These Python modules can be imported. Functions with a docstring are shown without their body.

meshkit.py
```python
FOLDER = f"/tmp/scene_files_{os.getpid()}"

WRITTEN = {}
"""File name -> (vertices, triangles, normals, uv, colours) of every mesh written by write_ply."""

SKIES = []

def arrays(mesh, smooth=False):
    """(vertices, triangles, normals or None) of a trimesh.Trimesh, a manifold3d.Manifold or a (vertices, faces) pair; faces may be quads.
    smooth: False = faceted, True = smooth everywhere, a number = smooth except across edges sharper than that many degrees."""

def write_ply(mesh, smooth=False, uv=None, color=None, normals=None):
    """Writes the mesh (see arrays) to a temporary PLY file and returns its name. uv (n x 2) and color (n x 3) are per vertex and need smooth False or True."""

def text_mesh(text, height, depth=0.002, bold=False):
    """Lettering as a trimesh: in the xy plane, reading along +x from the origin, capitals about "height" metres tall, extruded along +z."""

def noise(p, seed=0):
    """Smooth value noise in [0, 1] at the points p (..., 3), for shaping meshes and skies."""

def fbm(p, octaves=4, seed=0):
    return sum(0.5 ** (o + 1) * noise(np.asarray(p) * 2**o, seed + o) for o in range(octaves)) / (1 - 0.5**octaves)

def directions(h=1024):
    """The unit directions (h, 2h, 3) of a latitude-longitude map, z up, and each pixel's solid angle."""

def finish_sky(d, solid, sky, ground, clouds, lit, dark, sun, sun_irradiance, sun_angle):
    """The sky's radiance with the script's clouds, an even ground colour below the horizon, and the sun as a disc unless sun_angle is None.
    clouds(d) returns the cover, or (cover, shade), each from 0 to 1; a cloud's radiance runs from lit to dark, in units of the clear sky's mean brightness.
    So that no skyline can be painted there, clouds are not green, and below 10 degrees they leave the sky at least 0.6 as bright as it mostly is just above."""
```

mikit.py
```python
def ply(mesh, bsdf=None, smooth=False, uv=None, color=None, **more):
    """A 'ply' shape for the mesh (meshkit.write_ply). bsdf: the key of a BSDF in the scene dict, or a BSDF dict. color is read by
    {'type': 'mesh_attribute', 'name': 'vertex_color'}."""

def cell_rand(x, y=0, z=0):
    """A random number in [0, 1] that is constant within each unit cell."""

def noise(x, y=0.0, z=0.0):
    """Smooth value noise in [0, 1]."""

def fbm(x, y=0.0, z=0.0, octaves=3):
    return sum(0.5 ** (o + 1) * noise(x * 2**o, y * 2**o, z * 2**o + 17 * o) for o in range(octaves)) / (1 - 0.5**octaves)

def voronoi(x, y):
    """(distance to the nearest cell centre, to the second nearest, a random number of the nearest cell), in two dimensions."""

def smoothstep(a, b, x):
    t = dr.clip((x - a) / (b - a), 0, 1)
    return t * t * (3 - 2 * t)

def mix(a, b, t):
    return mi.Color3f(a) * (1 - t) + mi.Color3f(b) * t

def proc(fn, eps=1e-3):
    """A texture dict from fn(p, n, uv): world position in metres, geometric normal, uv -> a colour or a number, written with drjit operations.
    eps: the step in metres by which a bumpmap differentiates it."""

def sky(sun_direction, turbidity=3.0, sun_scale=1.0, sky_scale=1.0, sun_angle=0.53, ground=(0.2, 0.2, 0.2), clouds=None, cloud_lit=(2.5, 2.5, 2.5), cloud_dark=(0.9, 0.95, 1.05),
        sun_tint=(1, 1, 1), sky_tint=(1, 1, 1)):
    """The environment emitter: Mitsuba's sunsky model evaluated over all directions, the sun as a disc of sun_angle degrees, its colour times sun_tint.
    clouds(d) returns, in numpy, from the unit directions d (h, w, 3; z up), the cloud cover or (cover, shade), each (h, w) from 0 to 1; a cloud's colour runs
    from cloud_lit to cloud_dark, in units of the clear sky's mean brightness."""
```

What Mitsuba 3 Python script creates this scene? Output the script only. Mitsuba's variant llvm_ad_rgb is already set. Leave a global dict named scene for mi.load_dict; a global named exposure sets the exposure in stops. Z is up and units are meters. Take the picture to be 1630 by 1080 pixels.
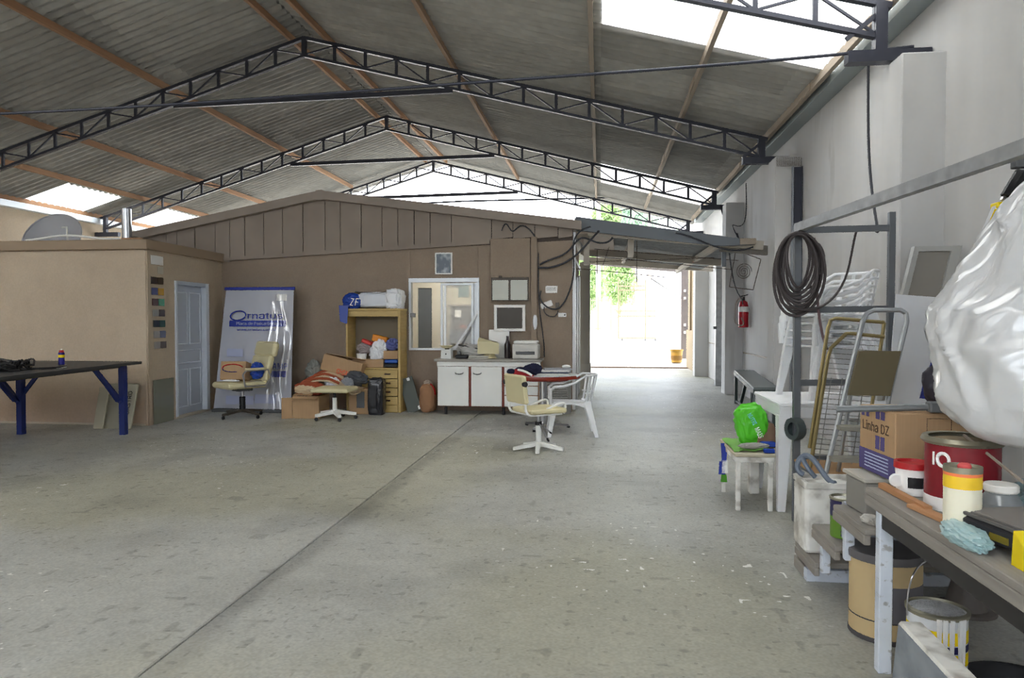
import math, random, numpy as np, trimesh, mitsuba as mi, mikit, meshkit
import drjit as dr
from shapely.geometry import Polygon
from mikit import proc, noise, fbm, smoothstep, mix
T = mi.ScalarTransform4f
scene, labels = {}, {}
# ------------------------------------------------------------------ camera, sky, exposure
scene['camera'] = {'type': 'perspective', 'fov': 2 * math.degrees(math.atan(815 / 1150)), 'fov_axis': 'x', 'near_clip': 0.05, 'far_clip': 500,
                   'to_world': T().look_at(origin=[0, 0, 1.5], target=[-0.120829 * 0.99966, 0.992332, 1.5 - 0.0260], up=[0, 0, 1])}
exposure = 4.5
def cloud(d):
    n = meshkit.fbm(d * 3.0, 4, 5)
    return 0.93 + 0 * n, np.clip((n - 0.35) * 1.2, 0, 1)
scene['sky'] = mikit.sky((-0.4, -0.35, 0.85), turbidity=4, sun_scale=0.2, sky_scale=1.0, clouds=cloud, cloud_lit=(2.45, 2.6, 2.78), cloud_dark=(1.6, 1.75, 1.92), ground=(0.3, 0.3, 0.28))

# ------------------------------------------------------------------ helpers
def lin(c):
    return [((v / 255 + 0.055) / 1.055) ** 2.4 if v > 10 else v / 255 / 12.92 for v in c]
def tex(fn): return proc(fn)
def mat(name, rgb=None, rough=0.6, metal=0.0, spec=0.4, fn=None, bump=None, bscale=0.002, **kw):
    k = 'mat_' + name
    if k not in scene:
        b = {'type': 'principled', 'base_color': tex(fn) if fn else {'type': 'rgb', 'value': lin(rgb)}, 'roughness': rough, 'specular': spec, **kw}
        if metal: b['metallic'] = metal
        if bump: b = {'type': 'bumpmap', 'arbitrary': proc(bump), 'scale': bscale, 'bsdf': b}
        scene[k] = {'type': 'twosided', 'bsdf': b}
    return k
def C(r, g, b): return mat(f'plain_{r}_{g}_{b}', (r, g, b))
used = set()
def num(name):
    k, i = name, 0
    while k in used:
        i += 1; k = f'{name}_{i:03d}'
    used.add(k); return k
def tag(k, label, cat=None, group=None, kind=None):
    d = {'label': label}
    if cat: d['category'] = cat
    if group: d['group'] = group
    if kind: d['kind'] = kind
    labels[k] = d; return k
def thing(name, label, cat, group=None, kind=None): return tag(num(name), label, cat, group, kind)
def part(parent, name, mesh, m, smooth=30, label=None, kind=None):
    k = num(parent + '__' + name); scene[k] = mikit.ply(mesh, m, smooth=smooth)
    if label or kind: labels[k] = {**({'label': label} if label else {}), **({'kind': kind} if kind else {})}
    return k
def solo(name, mesh, m, label, cat, group=None, kind=None, smooth=30):
    k = thing(name, label, cat, group, kind); scene[k] = mikit.ply(mesh, m, smooth=smooth); return k
def struct(name, mesh, m, label, smooth=30):
    k = num(name); tag(k, label, kind='structure')
    if mesh is not None: scene[k] = mikit.ply(mesh, m, smooth=smooth)
    return k
cat = trimesh.util.concatenate
def box(x0, x1, y0, y1, z0, z1, b=0.004):
    b = min(b, 0.3 * (x1 - x0), 0.3 * (y1 - y0), 0.3 * (z1 - z0))
    c = np.array([(x0 + x1) / 2, (y0 + y1) / 2, (z0 + z1) / 2]); h = np.array([x1 - x0, y1 - y0, z1 - z0]) / 2
    p = [c + np.array(s) * (h - b * (1 - np.eye(3)[a])) for s in np.ndindex(2, 2, 2) for s in [np.array(s) * 2 - 1] for a in range(3)]
    return trimesh.convex.convex_hull(np.array(p))
def hull(pts): return trimesh.convex.convex_hull(np.array(pts, float))
def at(m, x=0, y=0, z=0, rz=0, rx=0, ry=0, s=None):
    m = m.copy()
    if s is not None: m.apply_scale(s)
    for a, ax in ((rx, [1, 0, 0]), (ry, [0, 1, 0]), (rz, [0, 0, 1])):
        if a: m.apply_transform(trimesh.transformations.rotation_matrix(math.radians(a), ax))
    m.apply_translation([x, y, z]); return m
def tube(pts, r, n=8, smooth_path=0, closed=False):
    p = np.array(pts, float)
    if smooth_path:
        from scipy.interpolate import CubicSpline
        t = np.r_[0, np.cumsum(np.linalg.norm(np.diff(p, axis=0), axis=1))]
        p = CubicSpline(t, p)(np.linspace(0, t[-1], smooth_path))
    t = np.gradient(p, axis=0); t /= np.linalg.norm(t, axis=1, keepdims=True) + 1e-12
    u = np.cross(t[0], [0, 0, 1] if abs(t[0][2]) < 0.9 else [1, 0, 0]); u /= np.linalg.norm(u)
    ang = np.arange(n) * 2 * np.pi / n + np.pi / n; R = np.broadcast_to(r, (len(p),)); V = []
    for i in range(len(p)):
        u = u - t[i] * (u @ t[i]); u /= np.linalg.norm(u); w = np.cross(t[i], u)
        V.append(p[i] + R[i] * (np.cos(ang)[:, None] * u + np.sin(ang)[:, None] * w))
    V = np.vstack(V); F = []
    for i in range(len(p) - 1):
        for j in range(n):
            a, b, c, d = i * n + j, i * n + (j + 1) % n, (i + 1) * n + (j + 1) % n, (i + 1) * n + j
            F += [(a, b, c), (a, c, d)]
    e = (len(p) - 1) * n
    F += [(0, j + 1, j) for j in range(1, n - 1)] + [(e, e + j, e + j + 1) for j in range(1, n - 1)]
    return trimesh.Trimesh(V, F, process=False)
def bar(p, q, w, h=None):
    """rectangular bar from p to q, w across, h in the upright direction"""
    h = h or w; p, q = np.array(p, float), np.array(q, float); d = (q - p) / np.linalg.norm(q - p)
    s = np.cross(d, [0, 0, 1] if abs(d[2]) < 0.95 else [0, 1, 0]); s /= np.linalg.norm(s); u = np.cross(s, d)
    return hull([e + a * s * w / 2 + b * u * h / 2 for e in (p, q) for a in (-1, 1) for b in (-1, 1)])
def lathe(prof, n=28, x=0, y=0, z=0):
    m = trimesh.creation.revolve(np.array(prof, float), sections=n); m.apply_translation([x, y, z]); return m
def cyl(x, y, z0, z1, r, r2=None, n=28):
    r2 = r if r2 is None else r2; b = min(0.003, r * .2)
    return lathe([(0, z0), (r - b, z0), (r, z0 + b), (r2, z1 - b), (r2 - b, z1), (0, z1)], n, x, y, 0)
def prism(poly, h): return trimesh.creation.extrude_polygon(Polygon(poly), h, engine='earcut')
def wallprism(xz, y0, y1):
    """polygon in x,z extruded from y0 to y1"""
    m = prism(xz, y1 - y0); m.apply_transform(np.array([[1, 0, 0, 0], [0, 0, -1, y1], [0, 1, 0, 0], [0, 0, 0, 1.0]])); return m
def sideprism(yz, x0, x1):
    m = prism(yz, x1 - x0); m.apply_transform(np.array([[0, 0, 1, x0], [1, 0, 0, 0], [0, 1, 0, 0], [0, 0, 0, 1.0]])); return m
def grid(fn, nu, nv, thick=0.0):
    """surface fn(u,v)->xyz over the unit square, given a thickness along its normals"""
    u, v = np.meshgrid(np.linspace(0, 1, nu), np.linspace(0, 1, nv), indexing='ij')
    P = np.stack(fn(u, v), -1).reshape(-1, 3)
    i, j = np.meshgrid(np.arange(nu - 1), np.arange(nv - 1), indexing='ij'); a = (i * nv + j).ravel()
    F = np.vstack([np.stack([a, a + nv, a + nv + 1], 1), np.stack([a, a + nv + 1, a + 1], 1)])
    m = trimesh.Trimesh(P, F, process=False)
    if not thick: return m
    n = m.vertex_normals; k = len(P)
    rim = np.r_[np.arange(nv), np.arange(1, nu) * nv + nv - 1, (nu - 1) * nv + np.arange(nv - 2, -1, -1), np.arange(nu - 2, 0, -1) * nv]
    r2 = np.roll(rim, -1)
    F2 = np.vstack([F, F[:, ::-1] + k, np.stack([rim, rim + k, r2 + k], 1), np.stack([rim, r2 + k, r2], 1)])
    return trimesh.Trimesh(np.vstack([P, P - n * thick]), F2, process=False)
def blob(x, y, z, sx, sy, sz, amp=0.15, f=3.0, seed=0, flat=None, sub=4, power=2.0):
    """a crumpled rounded lump; flat: the share of its height cut flat below"""
    m = trimesh.creation.icosphere(sub); v = m.vertices.copy()
    if power != 2: v = np.sign(v) * np.abs(v) ** (2 / power); v /= np.abs(v).max()
    n = meshkit.fbm(m.vertices * f + 10 + seed * 7.3, 4, seed) - 0.5
    r = np.abs(meshkit.noise(m.vertices * f * 1.7 + 30 + seed, seed + 5) - 0.5)
    v *= (1 + amp * 2 * n - amp * r)[:, None]
    if flat is not None: v[:, 2] = np.maximum(v[:, 2], -flat)
    m.vertices = v * np.array([sx, sy, sz]) + np.array([x, y, z]); return m
def text(s, h, x, y, z, rz=0, width=None, d=0.003, bold=False, tilt=0):
    """lettering that faces -y (turned by rz about z), its lower left at x, y, z"""
    m = meshkit.text_mesh(s, h, d, bold)
    if width: m.apply_scale([width / (m.bounds[1][0] - min(0, m.bounds[0][0])), 1, 1])
    if tilt: m = at(m, rz=tilt)
    return at(m, x, y, z, rz=rz, rx=90)
def rects(spans, y0, y1): return cat([box(a, b, y0, y1, c, d, 0.002) for a, b, c, d in spans])

# ------------------------------------------------------------------ materials
def f_floor(p, n, uv):
    a = fbm(p.x * 0.9, p.y * 0.9, 0.0, 4); b = fbm(p.x * 7, p.y * 7, 3.0, 4); c = noise(p.x * 90, p.y * 90, 0)
    col = mix((0.31, 0.31, 0.285), (0.425, 0.425, 0.395), a * 0.75 + b * 0.45 - 0.1) * (0.90 + 0.2 * c)
    warm = smoothstep(0.45, 0.7, fbm(p.x * 0.5 + 7, p.y * 0.5, 1.0, 3))
    col = mix(col, mi.Color3f(col.x * 0.93, col.y * 0.91, col.z * 0.80), warm)
    w = (fbm(p.x * 3, p.y * 1.3, 9.0, 4) - 0.5)
    d = p.x + 1.93 - 0.05 * w
    band = smoothstep(-0.01, 0.03, d) * (1 - smoothstep(0.05, 0.30 + 0.5 * w, d)) * smoothstep(0.25, 0.6, fbm(p.x * 2, p.y * 0.8, 4.0, 3))
    col = col * (1 - 0.30 * band)
    spots = 0.6 * smoothstep(0.84, 0.95, noise(p.x * 13, p.y * 13, 2)) + 0.6 * smoothstep(0.84, 0.94, noise(p.x * 31, p.y * 31, 5))
    col = col * (1 - 0.35 * dr.minimum(spots, 1.0))
    st = smoothstep(0.5, 0.8, fbm(p.x * 1.3 + 3, p.y * 1.3 + 9, 6.0, 4))
    col = col * (1 - 0.16 * st)
    fl = smoothstep(0.93, 0.955, noise(p.x * 24, p.y * 24, 8)) * smoothstep(0.5, 0.68, fbm(p.x * 0.6, p.y * 0.6, 5.0, 2))
    return mix(col, (0.75, 0.74, 0.70), fl * 0.85)
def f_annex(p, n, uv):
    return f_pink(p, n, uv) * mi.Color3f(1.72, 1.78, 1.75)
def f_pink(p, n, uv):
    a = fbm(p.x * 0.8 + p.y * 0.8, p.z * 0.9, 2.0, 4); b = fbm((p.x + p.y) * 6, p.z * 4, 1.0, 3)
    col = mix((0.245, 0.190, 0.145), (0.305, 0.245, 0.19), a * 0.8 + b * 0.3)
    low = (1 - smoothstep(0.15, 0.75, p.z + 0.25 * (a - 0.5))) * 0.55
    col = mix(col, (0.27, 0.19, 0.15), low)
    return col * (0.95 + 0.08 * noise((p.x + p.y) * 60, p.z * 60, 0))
def f_white(p, n, uv):
    a = fbm(p.x * 1.2 + p.y * 1.2, p.z * 0.6, 2.0, 4); b = fbm((p.x + p.y) * 5, p.z * 0.9, 7.0, 3)
    col = mix((0.42, 0.415, 0.405), (0.53, 0.53, 0.53), a * 0.7 + b * 0.4)
    drip = smoothstep(0.62, 0.8, b) * smoothstep(0.5, 0.8, a)
    return mix(col, (0.34, 0.33, 0.31), drip * 0.5)
def f_cement(p, n, uv):
    a = fbm(p.x * 1.6, p.y * 1.6, p.z, 4); b = fbm(p.x * 9, p.y * 9, 1.0, 3)
    from mikit import cell_rand
    t = cell_rand(p.y / 1.1, p.x / 2.3, 3)
    return mix((0.28, 0.275, 0.255), (0.50, 0.495, 0.47), a * 0.6 + b * 0.4) * (0.8 + 0.35 * t)
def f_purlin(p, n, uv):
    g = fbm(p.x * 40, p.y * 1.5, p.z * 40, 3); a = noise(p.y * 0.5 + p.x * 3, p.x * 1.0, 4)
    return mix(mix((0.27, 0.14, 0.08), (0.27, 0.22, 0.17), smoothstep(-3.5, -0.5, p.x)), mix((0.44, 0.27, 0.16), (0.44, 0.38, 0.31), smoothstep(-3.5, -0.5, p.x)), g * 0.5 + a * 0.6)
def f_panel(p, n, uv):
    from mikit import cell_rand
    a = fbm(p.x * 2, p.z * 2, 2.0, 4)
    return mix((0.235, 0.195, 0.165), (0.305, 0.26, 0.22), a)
def f_ywood(p, n, uv):
    g = fbm(p.x * 4 + p.y * 4, p.z * 60, 3.0, 3)
    return mix((0.42, 0.29, 0.10), (0.52, 0.38, 0.15), g)
def f_greywood(p, n, uv):
    g = fbm(p.x * 50, p.y * 3, p.z * 50, 3); a = fbm(p.x * 3, p.y * 3, p.z * 3, 3)
    return mix((0.16, 0.145, 0.125), (0.33, 0.31, 0.28), g * 0.5 + a * 0.6)
def f_bluepaint(p, n, uv):
    g = fbm(p.x * 30, p.y * 6, p.z * 30, 4); a = fbm(p.x * 6, p.y * 6, p.z * 6, 3)
    col = mix((0.42, 0.46, 0.53), (0.62, 0.66, 0.72), a)
    return mix(col, (0.20, 0.19, 0.17), smoothstep(0.62, 0.74, g) * 0.7)
def f_card(p, n, uv):
    a = fbm(p.x * 5, p.y * 5, p.z * 5, 3); s = noise((p.x + p.y) * 160, p.z * 4, 0)
    return mix((0.38, 0.24, 0.135), (0.46, 0.31, 0.18), a) * (0.95 + 0.08 * s)
def f_galv(p, n, uv):
    a = fbm(p.x * 14, p.y * 14, p.z * 14, 3)
    return mix((0.22, 0.225, 0.23), (0.42, 0.43, 0.43), a)
def f_dirtywhite(p, n, uv):
    a = fbm(p.x * 9, p.y * 9, p.z * 9, 4)
    return mix((0.36, 0.34, 0.30), (0.70, 0.69, 0.65), smoothstep(0.3, 0.6, a))
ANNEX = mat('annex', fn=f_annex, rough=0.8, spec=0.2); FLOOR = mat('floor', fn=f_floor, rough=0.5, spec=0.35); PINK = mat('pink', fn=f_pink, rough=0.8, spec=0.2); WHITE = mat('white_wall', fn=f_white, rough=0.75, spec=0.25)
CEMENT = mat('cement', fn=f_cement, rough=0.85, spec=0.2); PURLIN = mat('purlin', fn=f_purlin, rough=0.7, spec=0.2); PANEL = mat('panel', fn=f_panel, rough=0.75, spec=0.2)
YWOOD = mat('ywood', fn=f_ywood, rough=0.45); GREYWOOD = mat('greywood', fn=f_greywood, rough=0.75, spec=0.2); BLUEPAINT = mat('bluepaint', fn=f_bluepaint, rough=0.6)
CARD = mat('card', fn=f_card, rough=0.8, spec=0.15); GALV = mat('galv', fn=f_galv, rough=0.42, metal=0.55); DIRTY = mat('dirtywhite', fn=f_dirtywhite, rough=0.6)
STEEL = mat('truss', (58, 60, 70), 0.38, 0.3); PLASTIC = mat('plastic', (222, 224, 226), 0.35); CHROME = mat('chrome', (200, 200, 205), 0.18, 1.0)
ALU = mat('alu', (178, 182, 186), 0.35, 0.8); CREAM = mat('cream', (205, 196, 158), 0.5); WPAINT = mat('wpaint', (225, 226, 222), 0.45); BLACK = mat('black', (24, 25, 28), 0.5)
DARKRUB = mat('rubber', (42, 42, 46), 0.55); GREYD = mat('greyd', (92, 94, 96), 0.6); BLUEST = mat('bluesteel', (34, 48, 108), 0.4); GOLD = mat('gold', (150, 136, 96), 0.3, 0.75)
NAVY = mat('navy', (38, 40, 110), 0.5); RED = mat('red', (170, 34, 38), 0.45); YEL = mat('yellow', (226, 200, 20), 0.45); INKB = mat('inkblue', (44, 58, 150), 0.5)
WPRINT = mat('wprint', (232, 232, 230), 0.5); PURPLE = mat('purple', (82, 74, 122), 0.7); DIMB = mat('palelilac', (176, 182, 208), 0.5)
BAGW = mat('bagwhite', (226, 228, 232), 0.16, spec=0.6); BAGK = mat('bagblack', (30, 31, 36), 0.22, spec=0.6); BAGB = mat('bagblue', (30, 66, 160), 0.25); GREENB = mat('baggreen', (84, 190, 44), 0.3)
CLEAR = 'mat_pane'; scene[CLEAR] = {'type': 'thindielectric', 'int_ior': 1.5}
scene['mat_fibreglass'] = {'type': 'principledthin', 'base_color': {'type': 'rgb', 'value': [0.92, 0.92, 0.90]}, 'roughness': 0.6, 'diff_trans': 1.7, 'spec_trans': 0.0}
scene['mat_leaf'] = {'type': 'principledthin', 'base_color': {'type': 'rgb', 'value': [0.34, 0.46, 0.22]}, 'roughness': 0.5, 'diff_trans': 0.9}
scene['mat_leafblue'] = {'type': 'principledthin', 'base_color': {'type': 'rgb', 'value': [0.30, 0.42, 0.32]}, 'roughness': 0.5, 'diff_trans': 0.9}

# ------------------------------------------------------------------ setting: floor, walls, roof
fl = struct('floor', box(-12.3, 3.1, -7, 23.6, -0.3, -0.012), GREYD, 'worn grey concrete floor of the shed')
part(fl, 'slab', box(-12.1, -1.936, -7, 23.5, -0.1, 0.0, 0.006), FLOOR); part(fl, 'slab', box(-1.924, 2.9, -7, 23.5, -0.1, 0.0, 0.006), FLOOR)
yard = grid(lambda u, v: (-40 + 80 * u, 23.5 + 90 * v, np.interp(23.5 + 90 * v, [23.5, 28, 41, 120], [-0.01, 0.68, 0.93, 1.6])), 9, 60)
struct('ground', yard, mat('yard', (205, 200, 190), 0.9), 'pale sunlit yard rising beyond the doorway')
struct('wall_added', box(-25, 25, -16.3, -16, -.4, 4), mat('unseen', (150, 146, 138), .9), 'grey boundary wall added to block sky reflections in the window')  # added behind the camera to keep bright sky out of the window panes
struct('ground_outside', box(-60, 60, -60, 23.4, -0.4, -0.35), mat('earth', (150, 145, 135), 0.9), 'pale ground around the shed')

wr = struct('wall_right', box(2.85, 3.05, -7, 23.6, 0, 4.75), WHITE, 'white plastered side wall of the shed')
for y in (6.45, 10.85, 14.95, 19.6):
    part(wr, 'pilaster', box(2.5, 2.86, y, y + 0.42, 0, 3.74 if y < 8 else 3.86 if y < 18 else 3.6, 0.01), WHITE)
part(wr, 'plaster_line', box(2.835, 2.852, 11.3, 14.9, 0.84, 0.865, 0.003), mat('linetone', (150, 140, 125)))  # thin plaster strips in one flat grey-beige
part(wr, 'plaster_line', box(2.835, 2.852, 15.4, 19.5, 0.9, 0.92, 0.003), mat('linetone'))
part(wr, 'low_wall', box(2.72, 2.9, 20.1, 23.4, 0, 1.2, 0.01), mat('beigewall', (150, 132, 106), 0.8))
part(wr, 'pipe_chase', box(2.76, 2.9, 20.1, 20.5, 1.2, 3.4, 0.01), mat('beigewall'))
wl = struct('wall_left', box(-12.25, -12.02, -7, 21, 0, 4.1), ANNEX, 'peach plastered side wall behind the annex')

YW = 11.8
def pr(x):  # house gable profile (top of fascia)
    return 3.67 - (0.19 * (-4.66 - x) if x < -4.66 else 0.133 * (x + 4.66))
def tr(x): return 2.56 + 0.31 * (x + 6.55) / 6.09   # lower trim
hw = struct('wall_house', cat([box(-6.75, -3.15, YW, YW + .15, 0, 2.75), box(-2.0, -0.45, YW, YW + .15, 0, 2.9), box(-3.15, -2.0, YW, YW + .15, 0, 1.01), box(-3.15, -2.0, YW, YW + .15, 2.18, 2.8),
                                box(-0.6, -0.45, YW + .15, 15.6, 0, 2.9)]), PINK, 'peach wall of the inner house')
seams = [-7.9, -7.48, -7.28, -6.95, -6.58, -6.31, -6.04, -5.7, -5.36, -5.0, -4.61, -4.34, -3.98, -3.62, -3.35, -3.07, -2.8, -2.44, -1.77, -1.42, -1.06, -0.68, -0.44]
for i, (a, b) in enumerate(zip(seams, seams[1:])):
    g = 0.006; bot = (tr(a), tr(b)) if a > -6.5 else (2.5, 2.5)
    if a > -1.8: bot = (2.83, 2.86)
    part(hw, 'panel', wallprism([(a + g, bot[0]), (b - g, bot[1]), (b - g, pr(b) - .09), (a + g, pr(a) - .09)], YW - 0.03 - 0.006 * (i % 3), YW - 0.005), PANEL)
part(hw, 'panel_backing', wallprism([(-7.9, 2.5), (-0.44, 2.8), (-0.44, pr(-.44) - .1), (-4.66, pr(-4.66) - .1), (-7.9, pr(-7.9) - .1)], YW - 0.004, YW + .1), mat('seam', (60, 48, 40)))
for a, b in ((-8.2, -4.69), (-4.63, -0.3)):
    part(hw, 'fascia', wallprism([(a, pr(a) - .14), (b, pr(b) - .14), (b, pr(b)), (a, pr(a))], YW - .16, YW - .035), mat('fascia', fn=f_panel))
part(hw, 'fascia_cap', wallprism([(-4.72, 3.51), (-4.60, 3.51), (-4.60, 3.675), (-4.72, 3.675)], YW - .165, YW - .03), mat('fascia'))
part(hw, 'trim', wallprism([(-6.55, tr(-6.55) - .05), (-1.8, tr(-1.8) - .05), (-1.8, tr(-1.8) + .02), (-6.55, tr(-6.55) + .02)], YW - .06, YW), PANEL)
part(hw, 'wall_board', box(-1.79, -1.13, YW - .045, YW - .002, 1.86, 2.84, .006), PINK)
part(hw, 'wall_post', box(-1.12, -1.02, YW - .07, YW, 0, 2.86, .006), PINK)
# house roof behind the fascia
rh = struct('roof_house', None, None, 'low roof of the inner house')
for (a, b) in ((-8.2, -4.66), (-4.66, -0.4)):
    part(rh, 'sheet', hull([(x, y, pr(x) - .02 + d) for x in (a, b) for y in (YW - .14, 19.0) for d in (0, -.03)]), CEMENT)

# annex (box room) on the left
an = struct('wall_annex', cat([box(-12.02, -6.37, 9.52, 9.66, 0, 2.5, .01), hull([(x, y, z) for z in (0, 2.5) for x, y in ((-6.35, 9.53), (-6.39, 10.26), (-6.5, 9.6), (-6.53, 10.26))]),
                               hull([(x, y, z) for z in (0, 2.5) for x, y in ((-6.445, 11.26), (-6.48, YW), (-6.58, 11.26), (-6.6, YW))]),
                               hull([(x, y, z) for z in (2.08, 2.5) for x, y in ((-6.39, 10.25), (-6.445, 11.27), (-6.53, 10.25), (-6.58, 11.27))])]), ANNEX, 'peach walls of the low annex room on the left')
part(an, 'parapet', box(-12.02, -6.31, 9.46, 9.7, 2.5, 2.64, .008), mat('parapet', (150, 132, 112), .8))
part(an, 'parapet', hull([(x, y, z) for z in (2.5, 2.64) for x, y in ((-6.31, 9.46), (-6.42, YW - .02), (-6.45, 9.6), (-6.55, YW - .02))]), mat('parapet', (150, 132, 112), .8))
part(an, 'roof_slab', box(-12.02, -6.55, 9.66, YW, 2.22, 2.28), CEMENT)
part(an, 'baseboard', box(-12.02, -6.40, 9.508, 9.53, 0, 0.03, .003), mat('palecement', (185, 175, 160)))
# door in the annex side: local u runs along the wall from the near jamb
DG = mat('doorgrey', (176, 184, 196), 0.5); DGL = mat('doorlight', (205, 212, 222), 0.5)
dw = struct('door_1', None, None, 'grey white panelled door in the side of the annex')
def side(u0, u1, z0, z1, o0, o1, b=.004):   # box on the annex side wall; o: distance out of the wall face
    m = box(u0, u1, -o1, -o0, z0, z1, b); a = math.degrees(math.atan2(0.06, 1.0))
    return at(m, -6.385, 10.24, 0, rz=90 + 3.2)
part(dw, 'frame', side(0.0, .05, 0, 2.1, -.12, .02), DGL); part(dw, 'frame', side(.93, 1.03, 0, 2.1, -.12, .025), DGL); part(dw, 'frame', side(.05, .93, 2.04, 2.1, -.12, .02), DG)
lf = part(dw, 'leaf', side(.05, .93, .03, 2.04, -.10, -.06), DG)
for u0, u1, z0, z1 in ((.13, .44, 1.14, 1.92), (.54, .85, 1.14, 1.92), (.13, .85, .84, 1.02), (.13, .44, .16, .72), (.54, .85, .16, .72)):
    part(lf, 'panel', side(u0, u1, z0, z1, -.065, -.05, .008), DG)
    part(lf, 'panel_molding', cat([side(u0 - .02, u1 + .02, z1, z1 + .02, -.065, -.042), side(u0 - .02, u1 + .02, z0 - .02, z0, -.065, -.042), side(u0 - .02, u0, z0, z1, -.065, -.042), side(u1, u1 + .02, z0, z1, -.065, -.042)]), DGL)
part(dw, 'threshold', side(0, 1.0, 0, .03, -.12, .03), mat('palecement'))

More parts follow.
